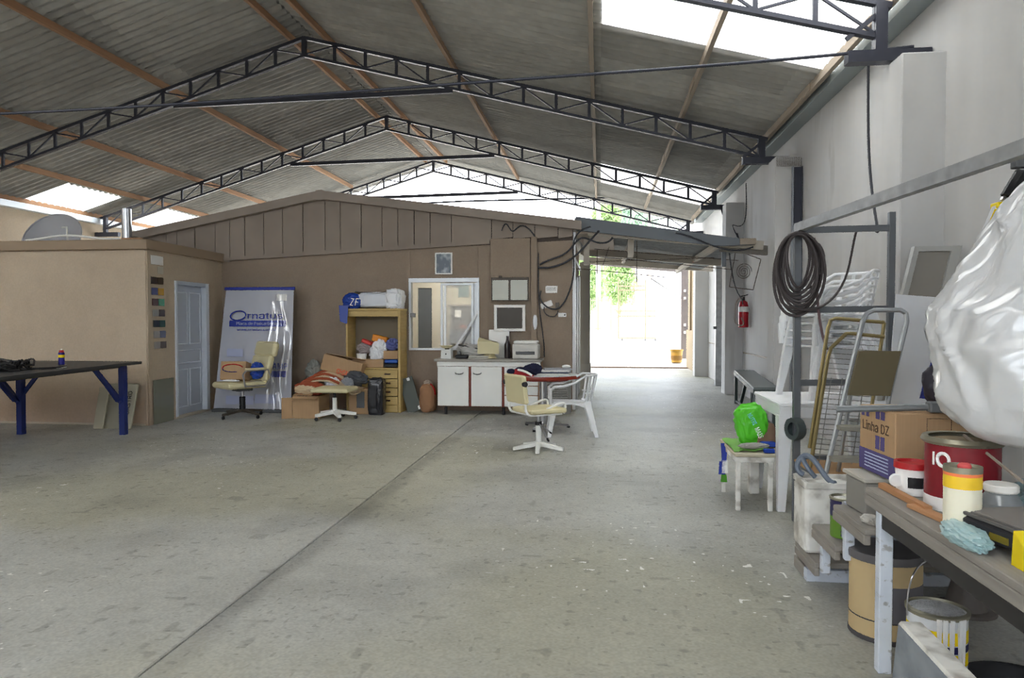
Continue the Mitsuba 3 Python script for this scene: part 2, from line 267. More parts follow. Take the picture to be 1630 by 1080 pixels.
# main roof
XR, ZR, SL, SR = -4.82, 6.15, 0.31, 0.255
def chord(x): return ZR - (SL * (XR - x) if x < XR else SR * (x - XR))
def sheet(x0, x1, y0, y1, lift=0.0):
    nc = max(2, int(round((y1 - y0) / 0.18))); ny = nc * 8 + 1
    def f(u, v):
        x = x0 + (x1 - x0) * u; y = y0 + (y1 - y0 + 0.05) * v
        return x, y, np.vectorize(chord)(x) + 0.145 + lift + 0.022 * np.sin((y - y0) * 2 * np.pi * nc / (y1 - y0))
    return grid(f, 2, ny, 0.006)
cols_r = [8.75 + 1.1 * k for k in range(-14, 12)]; cols_l = [13.85 + .87 * k for k in range(-24, 9)]
for nm, cols, rows, lights, lab in (('roof_right', cols_r, [(-4.80, -2.25), (-2.38, .02), (-.12, 2.72)], [(2, 5.3, 8.8), (2, 16.4, 18.7), (1, -2.3, 2.2)], 'corrugated fibre cement roof slope over the passage side'),  # last skylight entry is added out of view to brighten the near floor
                                    ('roof_left', cols_l, [(-4.84, -7.35), (-7.22, -9.5), (-9.35, -11.0), (-10.9, -12.1)], [(3, 13.8, 15.6), (3, 17.3, 19.1), (3, 2.5, 8.7), (1, 0.7, 4.3)], 'corrugated fibre cement roof slope over the annex')):  # last pair of skylights is added out of view, lighting annex and floor
    k = struct(nm, None, None, lab)
    for r, (a, b) in enumerate(rows):
        for c0 in cols:
            c1 = c0 + cols[1] - cols[0]
            lit = any(r == q and l0 - .01 <= c0 and c1 <= l1 + .25 for q, l0, l1 in lights)
            part(k, 'skylight' if lit else 'sheet', sheet(a, b, c0, c1, -0.012 * r + 0.006 * (int(round(c0 * 10)) % 2)), 'mat_fibreglass' if lit else CEMENT, smooth=True, label='translucent white sheet of the seen and added skylights' if lit else None)
k = struct('roof_ridge', None, None, 'fibre cement ridge capping')
for y in np.arange(-7, 20.8, 1.39):
    part(k, 'ridge_tile', cat([bar((XR - .26, y, 0), (XR - .26, y + 1.36, 0), .01, .01)] and [hull([(XR, yy, ZR + .17 + d) for yy in (y, y + 1.41) for d in (0, .012)] + [(XR + sg * .28, yy, ZR + .16 - .28 * (SL if sg < 0 else SR) + d) for yy in (y, y + 1.41) for d in (0, .012)]) for sg in (-1, 1)]), CEMENT)
for i, x in enumerate((-11.98, -10.75, -9.4, -7.3, -5.06, -4.45, -2.35, -.12, 1.25, 2.55)):
    nm = ['lowest purlin above the left gutter', 'purlin beside the left skylights', 'third timber purlin left of the ridge', 'orange brown purlin crossing the left roof slope', 'purlin just left of the ridge', 'purlin just right of the ridge',
          'first full purlin right of the ridge', 'purlin along the upper edge of the right skylight', 'purlin crossing the bright right skylight', 'weathered purlin above the right gutter'][i]
    k = num('purlin'); tag(k, 'wooden roof beam: ' + nm, kind='structure')
    z = chord(x); w = .055
    scene[k] = mikit.ply(hull([(x + s * w / 2, y, z + d) for s in (-1, 1) for y in (-6.9, 20.78) for d in (.006 + (SL if x < XR else SR) * .03, .117)]), PURLIN)
    for j, y in enumerate((4.1, 9.2, 13.6, 18.2)):
        part(k, 'cleat', box(x - w / 2 - .012, x - w / 2 - .001, y + .3 * (i % 3), y + .3 * (i % 3) + .5, z + .02, z + .11, .003), PURLIN)

def truss(y, label):
    t = thing('steel_truss', label, 'roof truss', 'steel roof trusses')
    D = .32
    for s, xe in ((-1, -11.9), (1, 2.52)):
        part(t, 'top_chord', bar((XR, y, chord(XR) - .03), (xe, y, chord(xe) - .03), .07, .05), STEEL)
        part(t, 'bottom_chord', bar((XR, y, chord(XR) - D), (xe - s * .1, y, chord(xe - s * .1) - D), .07, .04), STEEL)
        n = 14 if s < 0 else 14; xs = np.linspace(XR, xe - s * .12, n + 1)
        for j in range(1, n + 1):
            part(t, 'vertical', bar((xs[j], y, chord(xs[j]) - .05), (xs[j], y, chord(xs[j]) - D + .01), .045, .03), STEEL)
        for j in range(n):
            a, b = (j, j + 1) if j % 2 == 0 else (j + 1, j)
            part(t, 'diagonal', bar((xs[a], y, chord(xs[a]) - D + .02), (xs[b], y, chord(xs[b]) - .05), .022, .022), STEEL)
    part(t, 'apex_post', bar((XR, y, ZR - .02), (XR, y, ZR - D - .02), .07, .07), STEEL)
    part(t, 'tie_bar', bar((-7.1, y - .01, chord(-7.1) - D - .03), (-2.35, y - .01, chord(-2.35) - D - .03), .05, .075), STEEL)
    bz = 3.81 if y < 8 else 3.93
    br = part(t, 'bracket', cat([bar((2.15, y, bz), (2.84, y, bz), .12, .10), bar((2.43, y, chord(2.43) - .04), (2.43, y, bz), .1, .1), bar((2.15, y, 3.98), (2.45, y, 4.22), .04, .04)]), STEEL)
    part(t, 'bracket', cat([bar((-12.0, y, 3.55), (-11.4, y, 3.55), .1, .1), bar((-11.75, y, chord(-11.75) - .04), (-11.75, y, 3.55), .08, .08)]), STEEL)
    return t
truss(6.75, 'dark steel lattice truss nearest the camera, crossing the big bright skylight')
truss(11.45, 'long dark steel lattice truss spanning the shed above the peach house wall')
truss(16.05, 'second full lattice truss from the front, behind the house gable')
truss(20.7, 'small far lattice truss in front of the bright open gable end')
solo('tie_rod', tube([(-11.7, 6.72, 3.5), (-6.1, 6.72, 3.60), (-4.5, 6.72, 3.62), (-.9, 6.72, 3.73), (1.9, 6.72, 3.83), (2.7, 6.72, 3.88)], .014, 8, 40), STEEL, 'thin grey tie rod running the whole width below the front truss', 'rod')
solo('tie_rod', tube([(-8.2, 20.9, 4.85), (-4, 20.9, 4.98), (1.0, 20.9, 5.0)], .022, 8), STEEL, 'thin grey rod across the white open gable', 'rod')
g = struct('trim_gutter_right', cat([box(2.64, 2.85, -6.9, 21, 4.25, 4.27, .003), box(2.64, 2.655, -6.9, 21, 4.25, 4.4, .003)]), mat('gutter', (150, 160, 162), 0.45, 0.3), 'grey metal gutter along the right wall')
g = struct('trim_gutter_left', cat([box(-12.02, -11.85, -6.9, 21, 3.80, 3.82, .003), box(-11.865, -11.85, -6.9, 21, 3.8, 3.93, .003)]), mat('gutterwhite', (215, 222, 226), 0.35, 0.3), 'pale metal gutter along the left wall')
def mesh_strip(x0, x1, y, z0, z1, dx=.03):
    b = [bar((x0, y, z), (x1, y, z), .004, .004) for z in np.arange(z0, z1 + .001, .02)]
    b += [tube([(x + (.006 if i % 2 else -.006), y, z) for i, z in enumerate(np.linspace(z0, z1, 7))], .003, 4) for x in np.arange(x0, x1, dx)]
    return cat(b)
solo('wire_mesh', mesh_strip(2.5, 2.84, 10.75, 3.7, 3.82), mat('rust', (84, 74, 66), 0.8), 'scrap of rusty wire mesh under the truss end on the pilaster', 'mesh')

# ------------------------------------------------------------------ window and the lit office behind it
WF = mat('alupale', (196, 200, 204), 0.4, 0.4); OFF = mat('officewall', (215, 208, 184), 0.8)
wn = struct('window_1', None, None, 'sliding window into the lit office')
Y0, Y1 = YW - .03, YW + .09
part(wn, 'window_frame', rects([(-3.17, -1.98, 2.13, 2.2), (-3.17, -1.98, 1.0, 1.035), (-3.17, -3.13, 1.035, 2.13), (-2.035, -1.98, 1.035, 2.13)], Y0, Y1), WF)
s1 = part(wn, 'sash', rects([(-2.64, -2.08, 2.08, 2.12), (-2.64, -2.08, 1.04, 1.07), (-2.64, -2.60, 1.07, 2.08), (-2.12, -2.08, 1.07, 2.08)], YW + .02, YW + .045), WF)
part(s1, 'pane', box(-2.60, -2.12, YW + .031, YW + .034, 1.07, 2.08, .001), CLEAR)
s2 = part(wn, 'sash', rects([(-2.59, -2.04, 2.08, 2.12), (-2.59, -2.04, 1.04, 1.07), (-2.59, -2.55, 1.07, 2.08), (-2.08, -2.04, 1.07, 2.08)], YW + .05, YW + .075), WF)
part(s2, 'pane', box(-2.55, -2.08, YW + .061, YW + .064, 1.07, 2.08, .001), CLEAR)
part(s1, 'latch', box(-3.14, -3.06, YW - .05, YW + .015, 1.55, 1.62), mat('latch', (120, 120, 122), .4, .6))
of = struct('wall_office', cat([box(-5.2, -1.0, 14.6, 14.7, 0, 2.6), box(-5.3, -5.2, YW + .15, 14.7, 0, 2.6), box(-1.0, -.9, YW + .15, 14.7, 0, 2.6), box(-5.2, -1.0, YW + .15, 14.6, 2.56, 2.62)]), OFF, 'cream walls of the office seen through the window')
dof = struct('door_2', None, None, 'white framed doorway inside the office')
part(dof, 'frame', rects([(-4.05, -3.72, 0, 2.3), (-3.42, -3.20, 0, 2.3), (-3.72, -3.42, 2.16, 2.3)], 14.50, 14.595), mat('offwhite', (236, 232, 222), 0.5))
part(dof, 'leaf', box(-3.72, -3.42, 14.56, 14.59, 0, 2.16), mat('dooroffice', (110, 116, 124), 0.5))
part(dof, 'handle', box(-3.86, -3.84, 14.46, 14.5, 1.3, 1.45), mat('latch'))
part(dof, 'post', box(-3.14, -3.08, 14.3, 14.4, 0, 2.5), mat('offwhite'))
lp = thing('added_lamp', 'tube lamp added out of view to light the office', 'lamp')  # made-up lamp, put in to brighten the office interior
part(lp, 'housing', box(-3.7, -2.2, 13.1, 13.25, 2.5, 2.555), WPAINT)
k = part(lp, 'tube', tube([(-3.65, 13.17, 2.46), (-2.25, 13.17, 2.46)], .02, 8), WPAINT); scene[k]['emitter'] = {'type': 'area', 'radiance': {'type': 'rgb', 'value': [2.6, 2.5, 2.25]}}
sh = thing('office_shelf', 'dark office shelf unit seen through the right window pane', 'shelf')
part(sh, 'back', box(-3.02, -2.05, 14.45, 14.6, .4, 1.8), mat('shelfgrey', (120, 112, 104), .7))
for z in (1.0, 1.32, 1.78): part(sh, 'board', box(-3.02, -2.05, 14.2, 14.46, z, z + .03), mat('shelfgrey'))
office = [('storage_box', 'dark blue box on the office shelf behind the glass', 'box', box(-2.98, -2.35, 14.15, 14.44, 1.03, 1.30), mat('offblue', (52, 64, 80), .6)), ('office_radio', 'dark boxy radio on the middle office shelf', 'radio', box(-2.95, -2.55, 14.22, 14.44, 1.35, 1.74), mat('radio', (70, 68, 66), .5)),
          ('note_sheet', 'small white note on the dark radio in the office', 'note', box(-2.88, -2.75, 14.205, 14.216, 1.56, 1.70, .001), WPRINT), ('wall_calendar', 'bright white and lilac calendar hung in the office', 'calendar', box(-2.46, -2.28, 14.19, 14.2, 1.36, 1.72, .001), mat('calendar', (228, 230, 244), .5)),
          ('framed_photo', 'small teal framed picture high on the office wall', 'picture', box(-2.88, -2.66, 14.56, 14.6, 1.98, 2.26), mat('tealpic', (70, 110, 110), .5)), ('red_binder', 'red bundle on top of the office shelf', 'binder', box(-3.05, -2.85, 14.3, 14.5, 2.27, 2.34), RED),
          ('shelf_bracket', 'upper dark plank on the office wall with the red bundle', 'shelf', box(-3.06, -2.78, 14.25, 14.6, 2.24, 2.268), mat('shelfgrey'))]
for n, l, c, m, mt in office: solo(n, m, mt, l, c)
solo('cloth_bundle', blob(-2.72, 14.3, 1.37, .14, .1, .05, seed=4, flat=.7), mat('pinkred', (190, 90, 80), .7), 'red and pale cloth heaped on the dark blue office box', 'cloth')

# pictures and papers on the wall
def frame(name, label, c, x0, x1, z0, z1, w, fm, im, depth=.025, y=YW - .002):
    t = thing(name, label, c)
    part(t, 'frame', rects([(x0, x1, z1 - w, z1), (x0, x1, z0, z0 + w), (x0, x0 + w, z0 + w, z1 - w), (x1 - w, x1, z0 + w, z1 - w)], y - depth, y), fm)
    part(t, 'picture', box(x0 + w, x1 - w, y - depth * .5, y - depth * .3, z0 + w, z1 - w, .001), im); return t
def f_print(p, n, uv):
    a = fbm(p.x * 9, p.z * 7, 3.0, 3)
    return mix((0.16, 0.19, 0.23), (0.48, 0.52, 0.56), smoothstep(0.35, 0.65, a))
frame('framed_print', 'white framed grey blue print hung above the window', 'picture', -2.72, -2.43, 2.26, 2.62, .022, WPRINT, mat('print', fn=f_print))
yb = YW - .047
t = thing('notice_board', 'dark board with two pale sheets side by side on the wall panel', 'notice board')
part(t, 'backing', box(-1.77, -1.155, yb - .03, yb, 1.815, 2.2), mat('boarddark', (88, 82, 76), .7))
for a, b in ((-1.75, -1.485), (-1.45, -1.175)): part(t, 'paper', box(a, b, yb - .036, yb - .031, 1.83, 2.155, .001), mat('paperpale', (198, 200, 192), .6))
part(t, 'clip', cyl(-1.62, yb - .02, 2.19, 2.225, .03, n=12), mat('boarddark'))
frame('framed_mirror', 'white framed dark mirror below the notice board', 'mirror', -1.72, -1.21, 1.32, 1.75, .045, WPRINT, mat('mirror', (62, 58, 54), 0.15, 0.2), .05, yb)
for a, b, c, d, rz, l in ((-.885, -.69, 1.945, 2.06, 0, 'white paper label pasted level beside the cables'), (-.965, -.77, 1.71, 1.80, 20, 'crooked white paper label below the level label'), (-.675, -.545, 1.555, 1.62, 0, 'small pale wall plate with a dark knob near the doorway')):
    m = at(box(-(b - a) / 2, (b - a) / 2, -.004, 0, -(d - c) / 2, (d - c) / 2, .001), ry=-rz)
    t = thing('wall_label' if rz or c > 1.9 else 'wall_plate', l, 'label' if c > 1.7 else 'plate'); part(t, 'plate', at(m, (a + b) / 2, YW - .001, (c + d) / 2), WPRINT)
    if c > 1.9:
        for i, z in enumerate((2.02, 1.99)): part(t, 'print_line', box(a + .02, b - .02, YW - .0065, YW - .005, z, z + .008, .001), GREYD)
    elif not rz: part(t, 'knob', cyl(0, 0, 0, .012, .012, n=10).apply_transform(trimesh.transformations.rotation_matrix(math.pi / 2, [1, 0, 0])).apply_translation([-.57, YW - .005, 1.588]), BLACK)
solo('light_switch', box(-.72, -.66, YW - .03, YW - .001, 1.68, 1.79), mat('switch', (96, 88, 80), .5), 'small dark switch box on the wall near the doorway', 'switch')
solo('plastic_bag_roll', blob(-1.045, YW - .10, 1.47, .035, .025, .12, .3, 5, 3), BAGW, 'narrow crumpled clear bag hanging on the wall post', 'bag')
CAB = mat('cable', (40, 42, 48), 0.5)
def cable(label, pts, r=.012, n=6, k=60): return solo('cable', tube(pts, r, n, k), CAB, label, 'cable')
cable('black cable looping from the conduit up to the canopy', [(-.95, YW - .05, 1.98), (-.9, YW - .06, 1.75), (-.72, YW - .06, 1.68), (-.5, YW - .07, 1.95), (-.42, YW - .1, 2.4), (-.42, YW - .15, 2.75), (-.15, YW - .2, 2.99)])
cable('thick black cable running level across the wall to the canopy corner', [(-1.0, YW - .05, 2.36), (-.7, YW - .07, 2.38), (-.45, YW - .09, 2.5), (-.25, YW - .1, 2.68), (-.02, YW - .2, 2.92)], .016)
cable('black cable arching from the conduit over the doorway edge', [(-.98, YW - .04, 2.40), (-.75, YW - .06, 2.5), (-.5, YW - .08, 2.63), (-.3, YW - .1, 2.82), (-.1, YW - .15, 2.76), (.1, YW - .15, 2.74), (.2, YW - .15, 2.82)], .014)
cable('thin dark cable dropping down the wall beside the conduit', [(-1.0, YW - .03, 2.6), (-1.0, YW - .03, 2.2), (-.98, YW - .03, 1.7), (-.93, YW - .03, 1.3), (-.9, YW - .03, .9)], .008)
cable('thin grey cable sagging below the switch', [(-.9, YW - .03, 1.72), (-.85, YW - .04, 1.58), (-.75, YW - .04, 1.56), (-.68, YW - .03, 1.66)], .007)
cable('curled wires on the panels above the notice board', [(-1.6, YW - .06, 2.96), (-1.5, YW - .08, 3.05), (-1.42, YW - .08, 2.95), (-1.3, YW - .08, 3.03), (-1.15, YW - .06, 2.98), (-1.05, YW - .06, 2.85)], .009)

# swatches, paper sign, glass sheet on the annex side
def onside(y0, y1, z0, z1, o0, o1):  # along the annex side wall by world y
    return side(y0 - 10.24, y1 - 10.24, z0, z1, o0 + .004, o1 + .004, .002)
t = thing('paper_sign', 'blank white paper sign at the top of the annex corner', 'sign'); part(t, 'paper', onside(9.6, 9.92, 2.30, 2.43, 0, .006), WPRINT)
t = thing('paper_sign', 'small pale paper slip below the white sign on the annex corner', 'sign'); part(t, 'paper', onside(9.77, 9.92, 2.17, 2.28, 0, .006), mat('palepaper', (190, 184, 170), .6))
sw = [((52, 44, 46), (58, 46, 34), 'dark grey and brown'), ((72, 78, 120), (196, 150, 34), 'blue and yellow'), ((74, 38, 36), (60, 140, 110), 'dark red and green'), ((150, 148, 144), (62, 50, 48), 'silver and dark brown'), ((48, 52, 44), (50, 84, 66), 'dark green'), ((150, 146, 144), (76, 84, 112), 'grey and slate blue'), ((146, 140, 134), (66, 48, 40), 'pale grey and umber')]
for i, (a, b, nm) in enumerate(sw):
    z = 2.02 - .155 * i; y = 9.60 + .01 * i
    t = thing('colour_sample', f'{nm} colour sample plates, row {["one", "two", "three", "four", "five", "six", "seven"][i]} on the annex corner', 'sample', 'colour samples on the annex corner')
    for q, c in enumerate((a, b)): part(t, 'plate', onside(y + .16 * q, y + .15 + .16 * q, z, z + .1, 0, .012), mat('smp_%d_%d' % (i, q), c, 0.15, spec=.6))
t = thing('glass_sheet', 'grey green glass sheet leaning at the foot of the annex corner', 'glass sheet'); part(t, 'sheet', at(side(-.63, -.09, 0, .64, .012, .022), 0, 0, 0.001), mat('glasssheet', (120, 122, 108), 0.12, spec=.7))

# leaning fibre cement offcuts
def lean(name, label, cat_, x0, x1, y, z1, tilt, th, m, **kw):
    return solo(name, at(box(x0, x1, 0, th, 0, z1), 0, y, 0, rx=-tilt), m, label, cat_, **kw)
SLABM = mat('slabcement', (150, 146, 130), .8)
t = thing('cement_board', 'big grey cement board leaning on the annex wall', 'board'); part(t, 'slab', at(box(-6.84, -6.42, 0, .04, 0, .64), 0, 9.20, 0, rx=-17), SLABM)
t = thing('cement_board', 'narrow pale board with black lettering leaning by the annex corner', 'board'); part(t, 'slab', at(box(-6.50, -6.36, -.05, -.02, 0, .62), 0, 9.17, 0, rx=-16, ), mat('slabpale', (186, 182, 164), .8))
part(t, 'lettering', at(at(at(meshkit.text_mesh('CASTRO', .06, .004), rz=90), rx=90), -6.40, 9.095, .2, rx=0).apply_transform(trimesh.transformations.rotation_matrix(math.radians(-16), [1, 0, 0], [0, 9.12, 0])), BLACK)
t = thing('cement_board', 'short grey board with a worn edge at the left of the leaning boards', 'board'); part(t, 'slab', at(box(-6.92, -6.78, -.03, .0, 0, .58), 0, 9.16, 0, rx=-15), mat('slabpale2', (165, 160, 142), .8))

# on the annex roof
t = thing('satellite_dish', 'grey satellite dish lying on the annex roof', 'satellite dish')
part(t, 'dish', at(grid(lambda u, v: (.46 * u * np.cos(2 * np.pi * v), .46 * u * np.sin(2 * np.pi * v), .5 * (.46 * u) ** 2 * 2), 8, 37, .01), -8.85, 10.95, 2.74, rx=62, rz=8), mat('dish', (170, 172, 178), .5, 0), smooth=True)
part(t, 'rim', tube([(.46 * math.cos(a), .46 * math.sin(a), .212) for a in np.linspace(0, 2 * np.pi, 40)], .012, 6).apply_transform(trimesh.transformations.rotation_matrix(math.radians(62), [1, 0, 0])).apply_transform(trimesh.transformations.rotation_matrix(math.radians(8), [0, 0, 1])).apply_translation([-8.85, 10.95, 2.74]), mat('dish'))
part(t, 'feed_arm', tube([(-8.55, 10.65, 2.98), (-8.35, 10.5, 2.97), (-8.3, 10.45, 2.68)], .014, 6), WPAINT)
part(t, 'foot', box(-9.0, -8.7, 10.9, 11.1, 2.28, 2.36), mat('rust'))
t = thing('flue_pipe', 'shiny metal flue pipe rising from the annex roof', 'pipe')
part(t, 'pipe', cyl(-7.68, 11.0, 2.75, 3.32, .075), mat('zinc', (190, 194, 200), .25, .9)); part(t, 'collar', cyl(-7.68, 11.0, 2.28, 2.80, .09), mat('rust')); part(t, 'stub', cyl(-7.48, 10.9, 2.28, 2.85, .05), mat('rust'))
solo('hose', tube([(-8.3, 9.62, 2.662), (-8.0, 9.6, 2.69), (-7.6, 9.58, 2.72), (-7.2, 9.58, 2.68), (-6.8, 9.58, 2.662)], .016, 6, 30), WPAINT, 'pale hose lying along the annex roof edge', 'hose')
solo('timber_offcut', box(-6.75, -6.45, 9.54, 9.60, 2.642, 2.67), PURLIN, 'small brown offcut on the annex roof corner', 'timber')
solo('pole', tube([(-8.95, 8.9, .0), (-8.58, 9.25, 2.62)], .022, 8), GREYD, 'dark pole leaning on the annex wall at the left picture edge', 'pole')

# banner
t = thing('roll_up_banner', 'tall white promotional banner with blue lettering beside the annex door', 'banner')
bx0, bx1, yb0, zt = -6.20, -5.02, 11.2, 2.02
def ban(x, z):  # lean back
    return yb0 + .22 * z / zt
def bsheet(u, v):
    x = bx0 + (bx1 - bx0) * u; z = .02 + (zt - .02) * v
    return x + .05 * (1 - v) * (u - .5) - (.10 * (1 - v)) * (1 - u), ban(x, z) + .02 * np.sin(u * 7) * (1 - v), z
part(t, 'sheet', grid(bsheet, 12, 16, .004), mat('banner', (182, 184, 194), .28, spec=.5), smooth=True)
part(t, 'top_rail', box(bx0 - .02, bx1 + .02, ban(0, zt) - .02, ban(0, zt) + .02, zt - .02, zt + .03), INKB)
def bt(s, x, z, h, w, m, name='lettering', tilt=0, d=.004):
    return part(t, name, at(text(s, h, 0, 0, 0, width=w, d=d, tilt=tilt), x, ban(0, z) - .032, z, rx=-6.2), m)
bt('rnatus', -5.80, 1.525, .105, .62, INKB)
ell = [(.135 * math.cos(a), 0, .075 * math.sin(a)) for a in np.linspace(-.3, 5.8, 40)]
part(t, 'lettering', at(tube(ell, .011, 6), -5.95, ban(0, 1.57) - .035, 1.575, ry=-8), INKB)
part(t, 'colour_band', at(box(-6.10, -5.12, -.004, 0, 0, .10, .001), 0, ban(0, 1.40) - .028, 1.395, rx=-6.2), INKB)
bt('Placa de Policarbonato', -5.98, 1.422, .05, .78, DIMB, d=.006)
bt('www.ornatus.com.br', -5.96, 1.325, .042, .68, INKB)
for x, z, w, h in ((-6.12, .90, .28, .13), (-6.10, .12, .48, .14), (-5.6, .14, .36, .15), (-5.5, .95, .26, .12)):
    part(t, 'photo_panel', at(box(0, w, -.003, 0, 0, h, .001), x, ban(0, z) - .03, z, rx=-6.2), DIMB)
bt('AMP', -5.32, .70, .10, .26, INKB); part(t, 'colour_band', at(box(-5.42, -5.08, -.004, 0, 0, .1, .001), 0, ban(0, .58) - .03, .57, rx=-6.2), INKB)
part(t, 'paper', at(box(-5.30, -5.12, -.004, 0, 0, .11, .001), 0, ban(0, 1.82) - .028, 1.82, rx=-6.2), WPRINT)
part(t, 'base', box(bx0 - .1, bx1 + .0, yb0 - .1, yb0 + .1, 0, .05), GREYD)
t = thing('clear_sheet', 'glossy clear plastic sheet hanging over the right side of the banner', 'plastic sheet')
part(t, 'sheet', grid(lambda u, v: (-5.42 + .42 * u + .05 * np.sin(9 * v + 3 * u), yb0 - .11 + .2 * v + .035 * np.sin(13 * u + 4 * v) * (1 - .3 * v), .05 + 1.9 * v), 24, 24, .003), mat('film', (190, 194, 200), .12, spec=.9, spec_trans=.65, eta=1.3) if False else CLEAR, smooth=True)

# ------------------------------------------------------------------ blue legged work tables on the left
BT = mat('blacktop', (52, 54, 56), 0.45)
t = thing('work_table', 'long work table with thin black top and blue braced legs', 'table')
part(t, 'tabletop', hull([(x, y, z) for z in (.915, .95) for x, y in ((-6.08, 8.98), (-5.68, 5.6), (-8.6, 5.6), (-8.6, 8.98))]), BT)
part(t, 'rail', hull([(x, y, z) for z in (.88, .915) for x, y in ((-6.22, 8.84), (-5.84, 5.7), (-5.90, 5.7), (-6.28, 8.84))]), BT)
for lx, ly, k in ((-6.2, 8.76, 1), (-7.55, 8.62, 0), (-8.5, 5.75, 0)):
    part(t, 'leg', bar((lx, ly, 0), (lx, ly, .90), .075, .075), BLUEST)
    part(t, 'brace', bar((lx, ly - .03, .42), (lx - .42, ly - .03, .90), .05, .05), BLUEST); part(t, 'brace', bar((lx - .02, ly - .08, .45), (lx - .02, ly - .5, .90), .04, .04), BLUEST)
    if not k: part(t, 'brace', bar((lx, ly + .03, .52), (lx + .32, ly + .03, .90), .04, .04), BLUEST)
t = thing('low_bench', 'low brown topped blue bench standing under the work table', 'bench')
part(t, 'seat', box(-9.3, -7.72, 7.9, 8.45, .44, .50), PURLIN); part(t, 'seat_edge', box(-9.3, -7.70, 7.86, 7.9, .40, .49), YWOOD)
part(t, 'leg', bar((-7.85, 8.2, 0), (-8.25, 8.2, .44), .06, .06), BLUEST); part(t, 'leg', bar((-9.2, 8.2, 0), (-8.9, 8.2, .44), .06, .06), BLUEST)
t = thing('spray_can', 'blue and yellow spray can standing on the black table', 'can')
part(t, 'body', cyl(-6.62, 8.2, .952, 1.10, .034), mat('cannavy', (36, 34, 120), .3)); part(t, 'label_band', cyl(-6.62, 8.2, 1.035, 1.075, .0348), mat('yellow')); part(t, 'cap', cyl(-6.62, 8.2, 1.10, 1.13, .03, .022), RED); part(t, 'nozzle', cyl(-6.62, 8.2, 1.13, 1.145, .01), WPRINT)
t = thing('water_bottle', 'clear bluish bottle at the left edge behind the black coil', 'bottle')
part(t, 'body', lathe([(0, .952), (.09, .952), (.095, .97), (.095, 1.06), (.06, 1.10), (.03, 1.12), (.03, 1.14), (0, 1.14)], 24, -7.3, 7.75, 0), mat('bottle', (190, 204, 224), .15, spec=.7)); part(t, 'cap', cyl(-7.3, 7.75, 1.14, 1.165, .03), INKB)
rng = random.Random(3); hb = []
for i in range(22):
    cx, cy, r = -6.75 + rng.uniform(-.1, .1), 7.1 + rng.uniform(-.1, .1), rng.uniform(.28, .52)
    hb.append(tube([(cx + r * math.cos(a) * 1.0, cy + r * .8 * math.sin(a), .965 + .075 * rng.random() + .03 * math.sin(3 * a + i)) for a in np.linspace(0, 6.1, 28)], .012, 5))
t = thing('hose_coil', 'heap of coiled black hose on the black table', 'hose coil'); part(t, 'coils', cat(hb), mat('hoseblack', (34, 34, 36), .4), kind='stuff'); part(t, 'loose_end', tube([(-6.3, 7.2, .965), (-6.1, 7.5, .965), (-6.25, 7.8, .97)], .012, 5, 20), mat('hoseblack'))
solo('wire_bit', tube([(-6.22, 7.35, .958), (-6.1, 7.5, .958), (-6.14, 7.68, .958)], .006, 5, 12), WPAINT, 'pale bit of wire lying beside the hose heap', 'wire')

# ------------------------------------------------------------------ chairs
def rbox(x0, x1, y0, y1, z0, z1, r=.03, n=3):
    """box with rounded edges (hull of small spheres)"""
    r = min(r, .49 * min(x1 - x0, y1 - y0, z1 - z0)); s = trimesh.creation.uv_sphere(r, count=[2 * n, 4 * n]).vertices
    return hull(np.vstack([s + np.array([x, y, z]) for x in (x0 + r, x1 - r) for y in (y0 + r, y1 - r) for z in (z0 + r, z1 - r)]))
def placed(t, name, m, mt, x, y, rz, z=0, **kw): return part(t, name, at(m, x, y, z, rz=rz), mt, **kw)
# cream swivel chair in front (local: faces +x)
t = thing('swivel_chair', 'cream swivel chair with white frame and four spoke base in front of the round table', 'chair')
X, Y, A = -.70, 8.28, 36
P = lambda n, m, mt, par=None: part(par or t, n, at(m, X, Y, 0, rz=A), mt)
for a in (20, 92, 164, 236, 308):
    c, s = math.cos(math.radians(a)), math.sin(math.radians(a))
    P('base_spoke', hull([(c * r + s * w * e, s * r - c * w * e, z) for r, w, z0, z1 in ((.03, .03, .05, .10), (.30, .022, .012, .045)) for e in (-1, 1) for z in (z0, z1)]), WPAINT)
P('column', cyl(0, 0, .05, .30, .033), WPAINT); P('gas_lift', cyl(0, 0, .30, .42, .02), CHROME); P('collar', cyl(0, 0, .29, .33, .038), BLACK)
for a in (-100, 30): 
    c, s = math.cos(math.radians(a)), math.sin(math.radians(a)); k = P('stay_rod', tube([(0.03 * c, .03 * s, .31), (.30 * c, .30 * s, .16)], .009, 6), CHROME); P('rod_tip', tube([(0.27 * c, .27 * s, .175), (.31 * c, .31 * s, .155)], .012, 6), BLACK, k)
P('seat', rbox(-.23, .25, -.23, .23, .44, .50, .028), CREAM); P('seat_pan', box(-.2, .2, -.2, .2, .42, .442), WPAINT)
for sy in (-.19, .19): P('frame_tube', tube([(.22, sy, .435), (-.2, sy, .435), (-.255, sy, .45), (-.28, sy, .50), (-.31, sy, .80)], .014, 8, 30), WPAINT)
P('backrest', at(rbox(-.03, .03, -.22, .22, 0, .33, .026), -.275, 0, .56, ry=-7), CREAM)
for sy in (-.22, .22): P('pivot_knob', cyl(0, 0, -.02, .02, .03, n=12).apply_transform(trimesh.transformations.rotation_matrix(math.pi / 2, [1, 0, 0])).apply_translation([-.31, sy, .79]), DARKRUB)
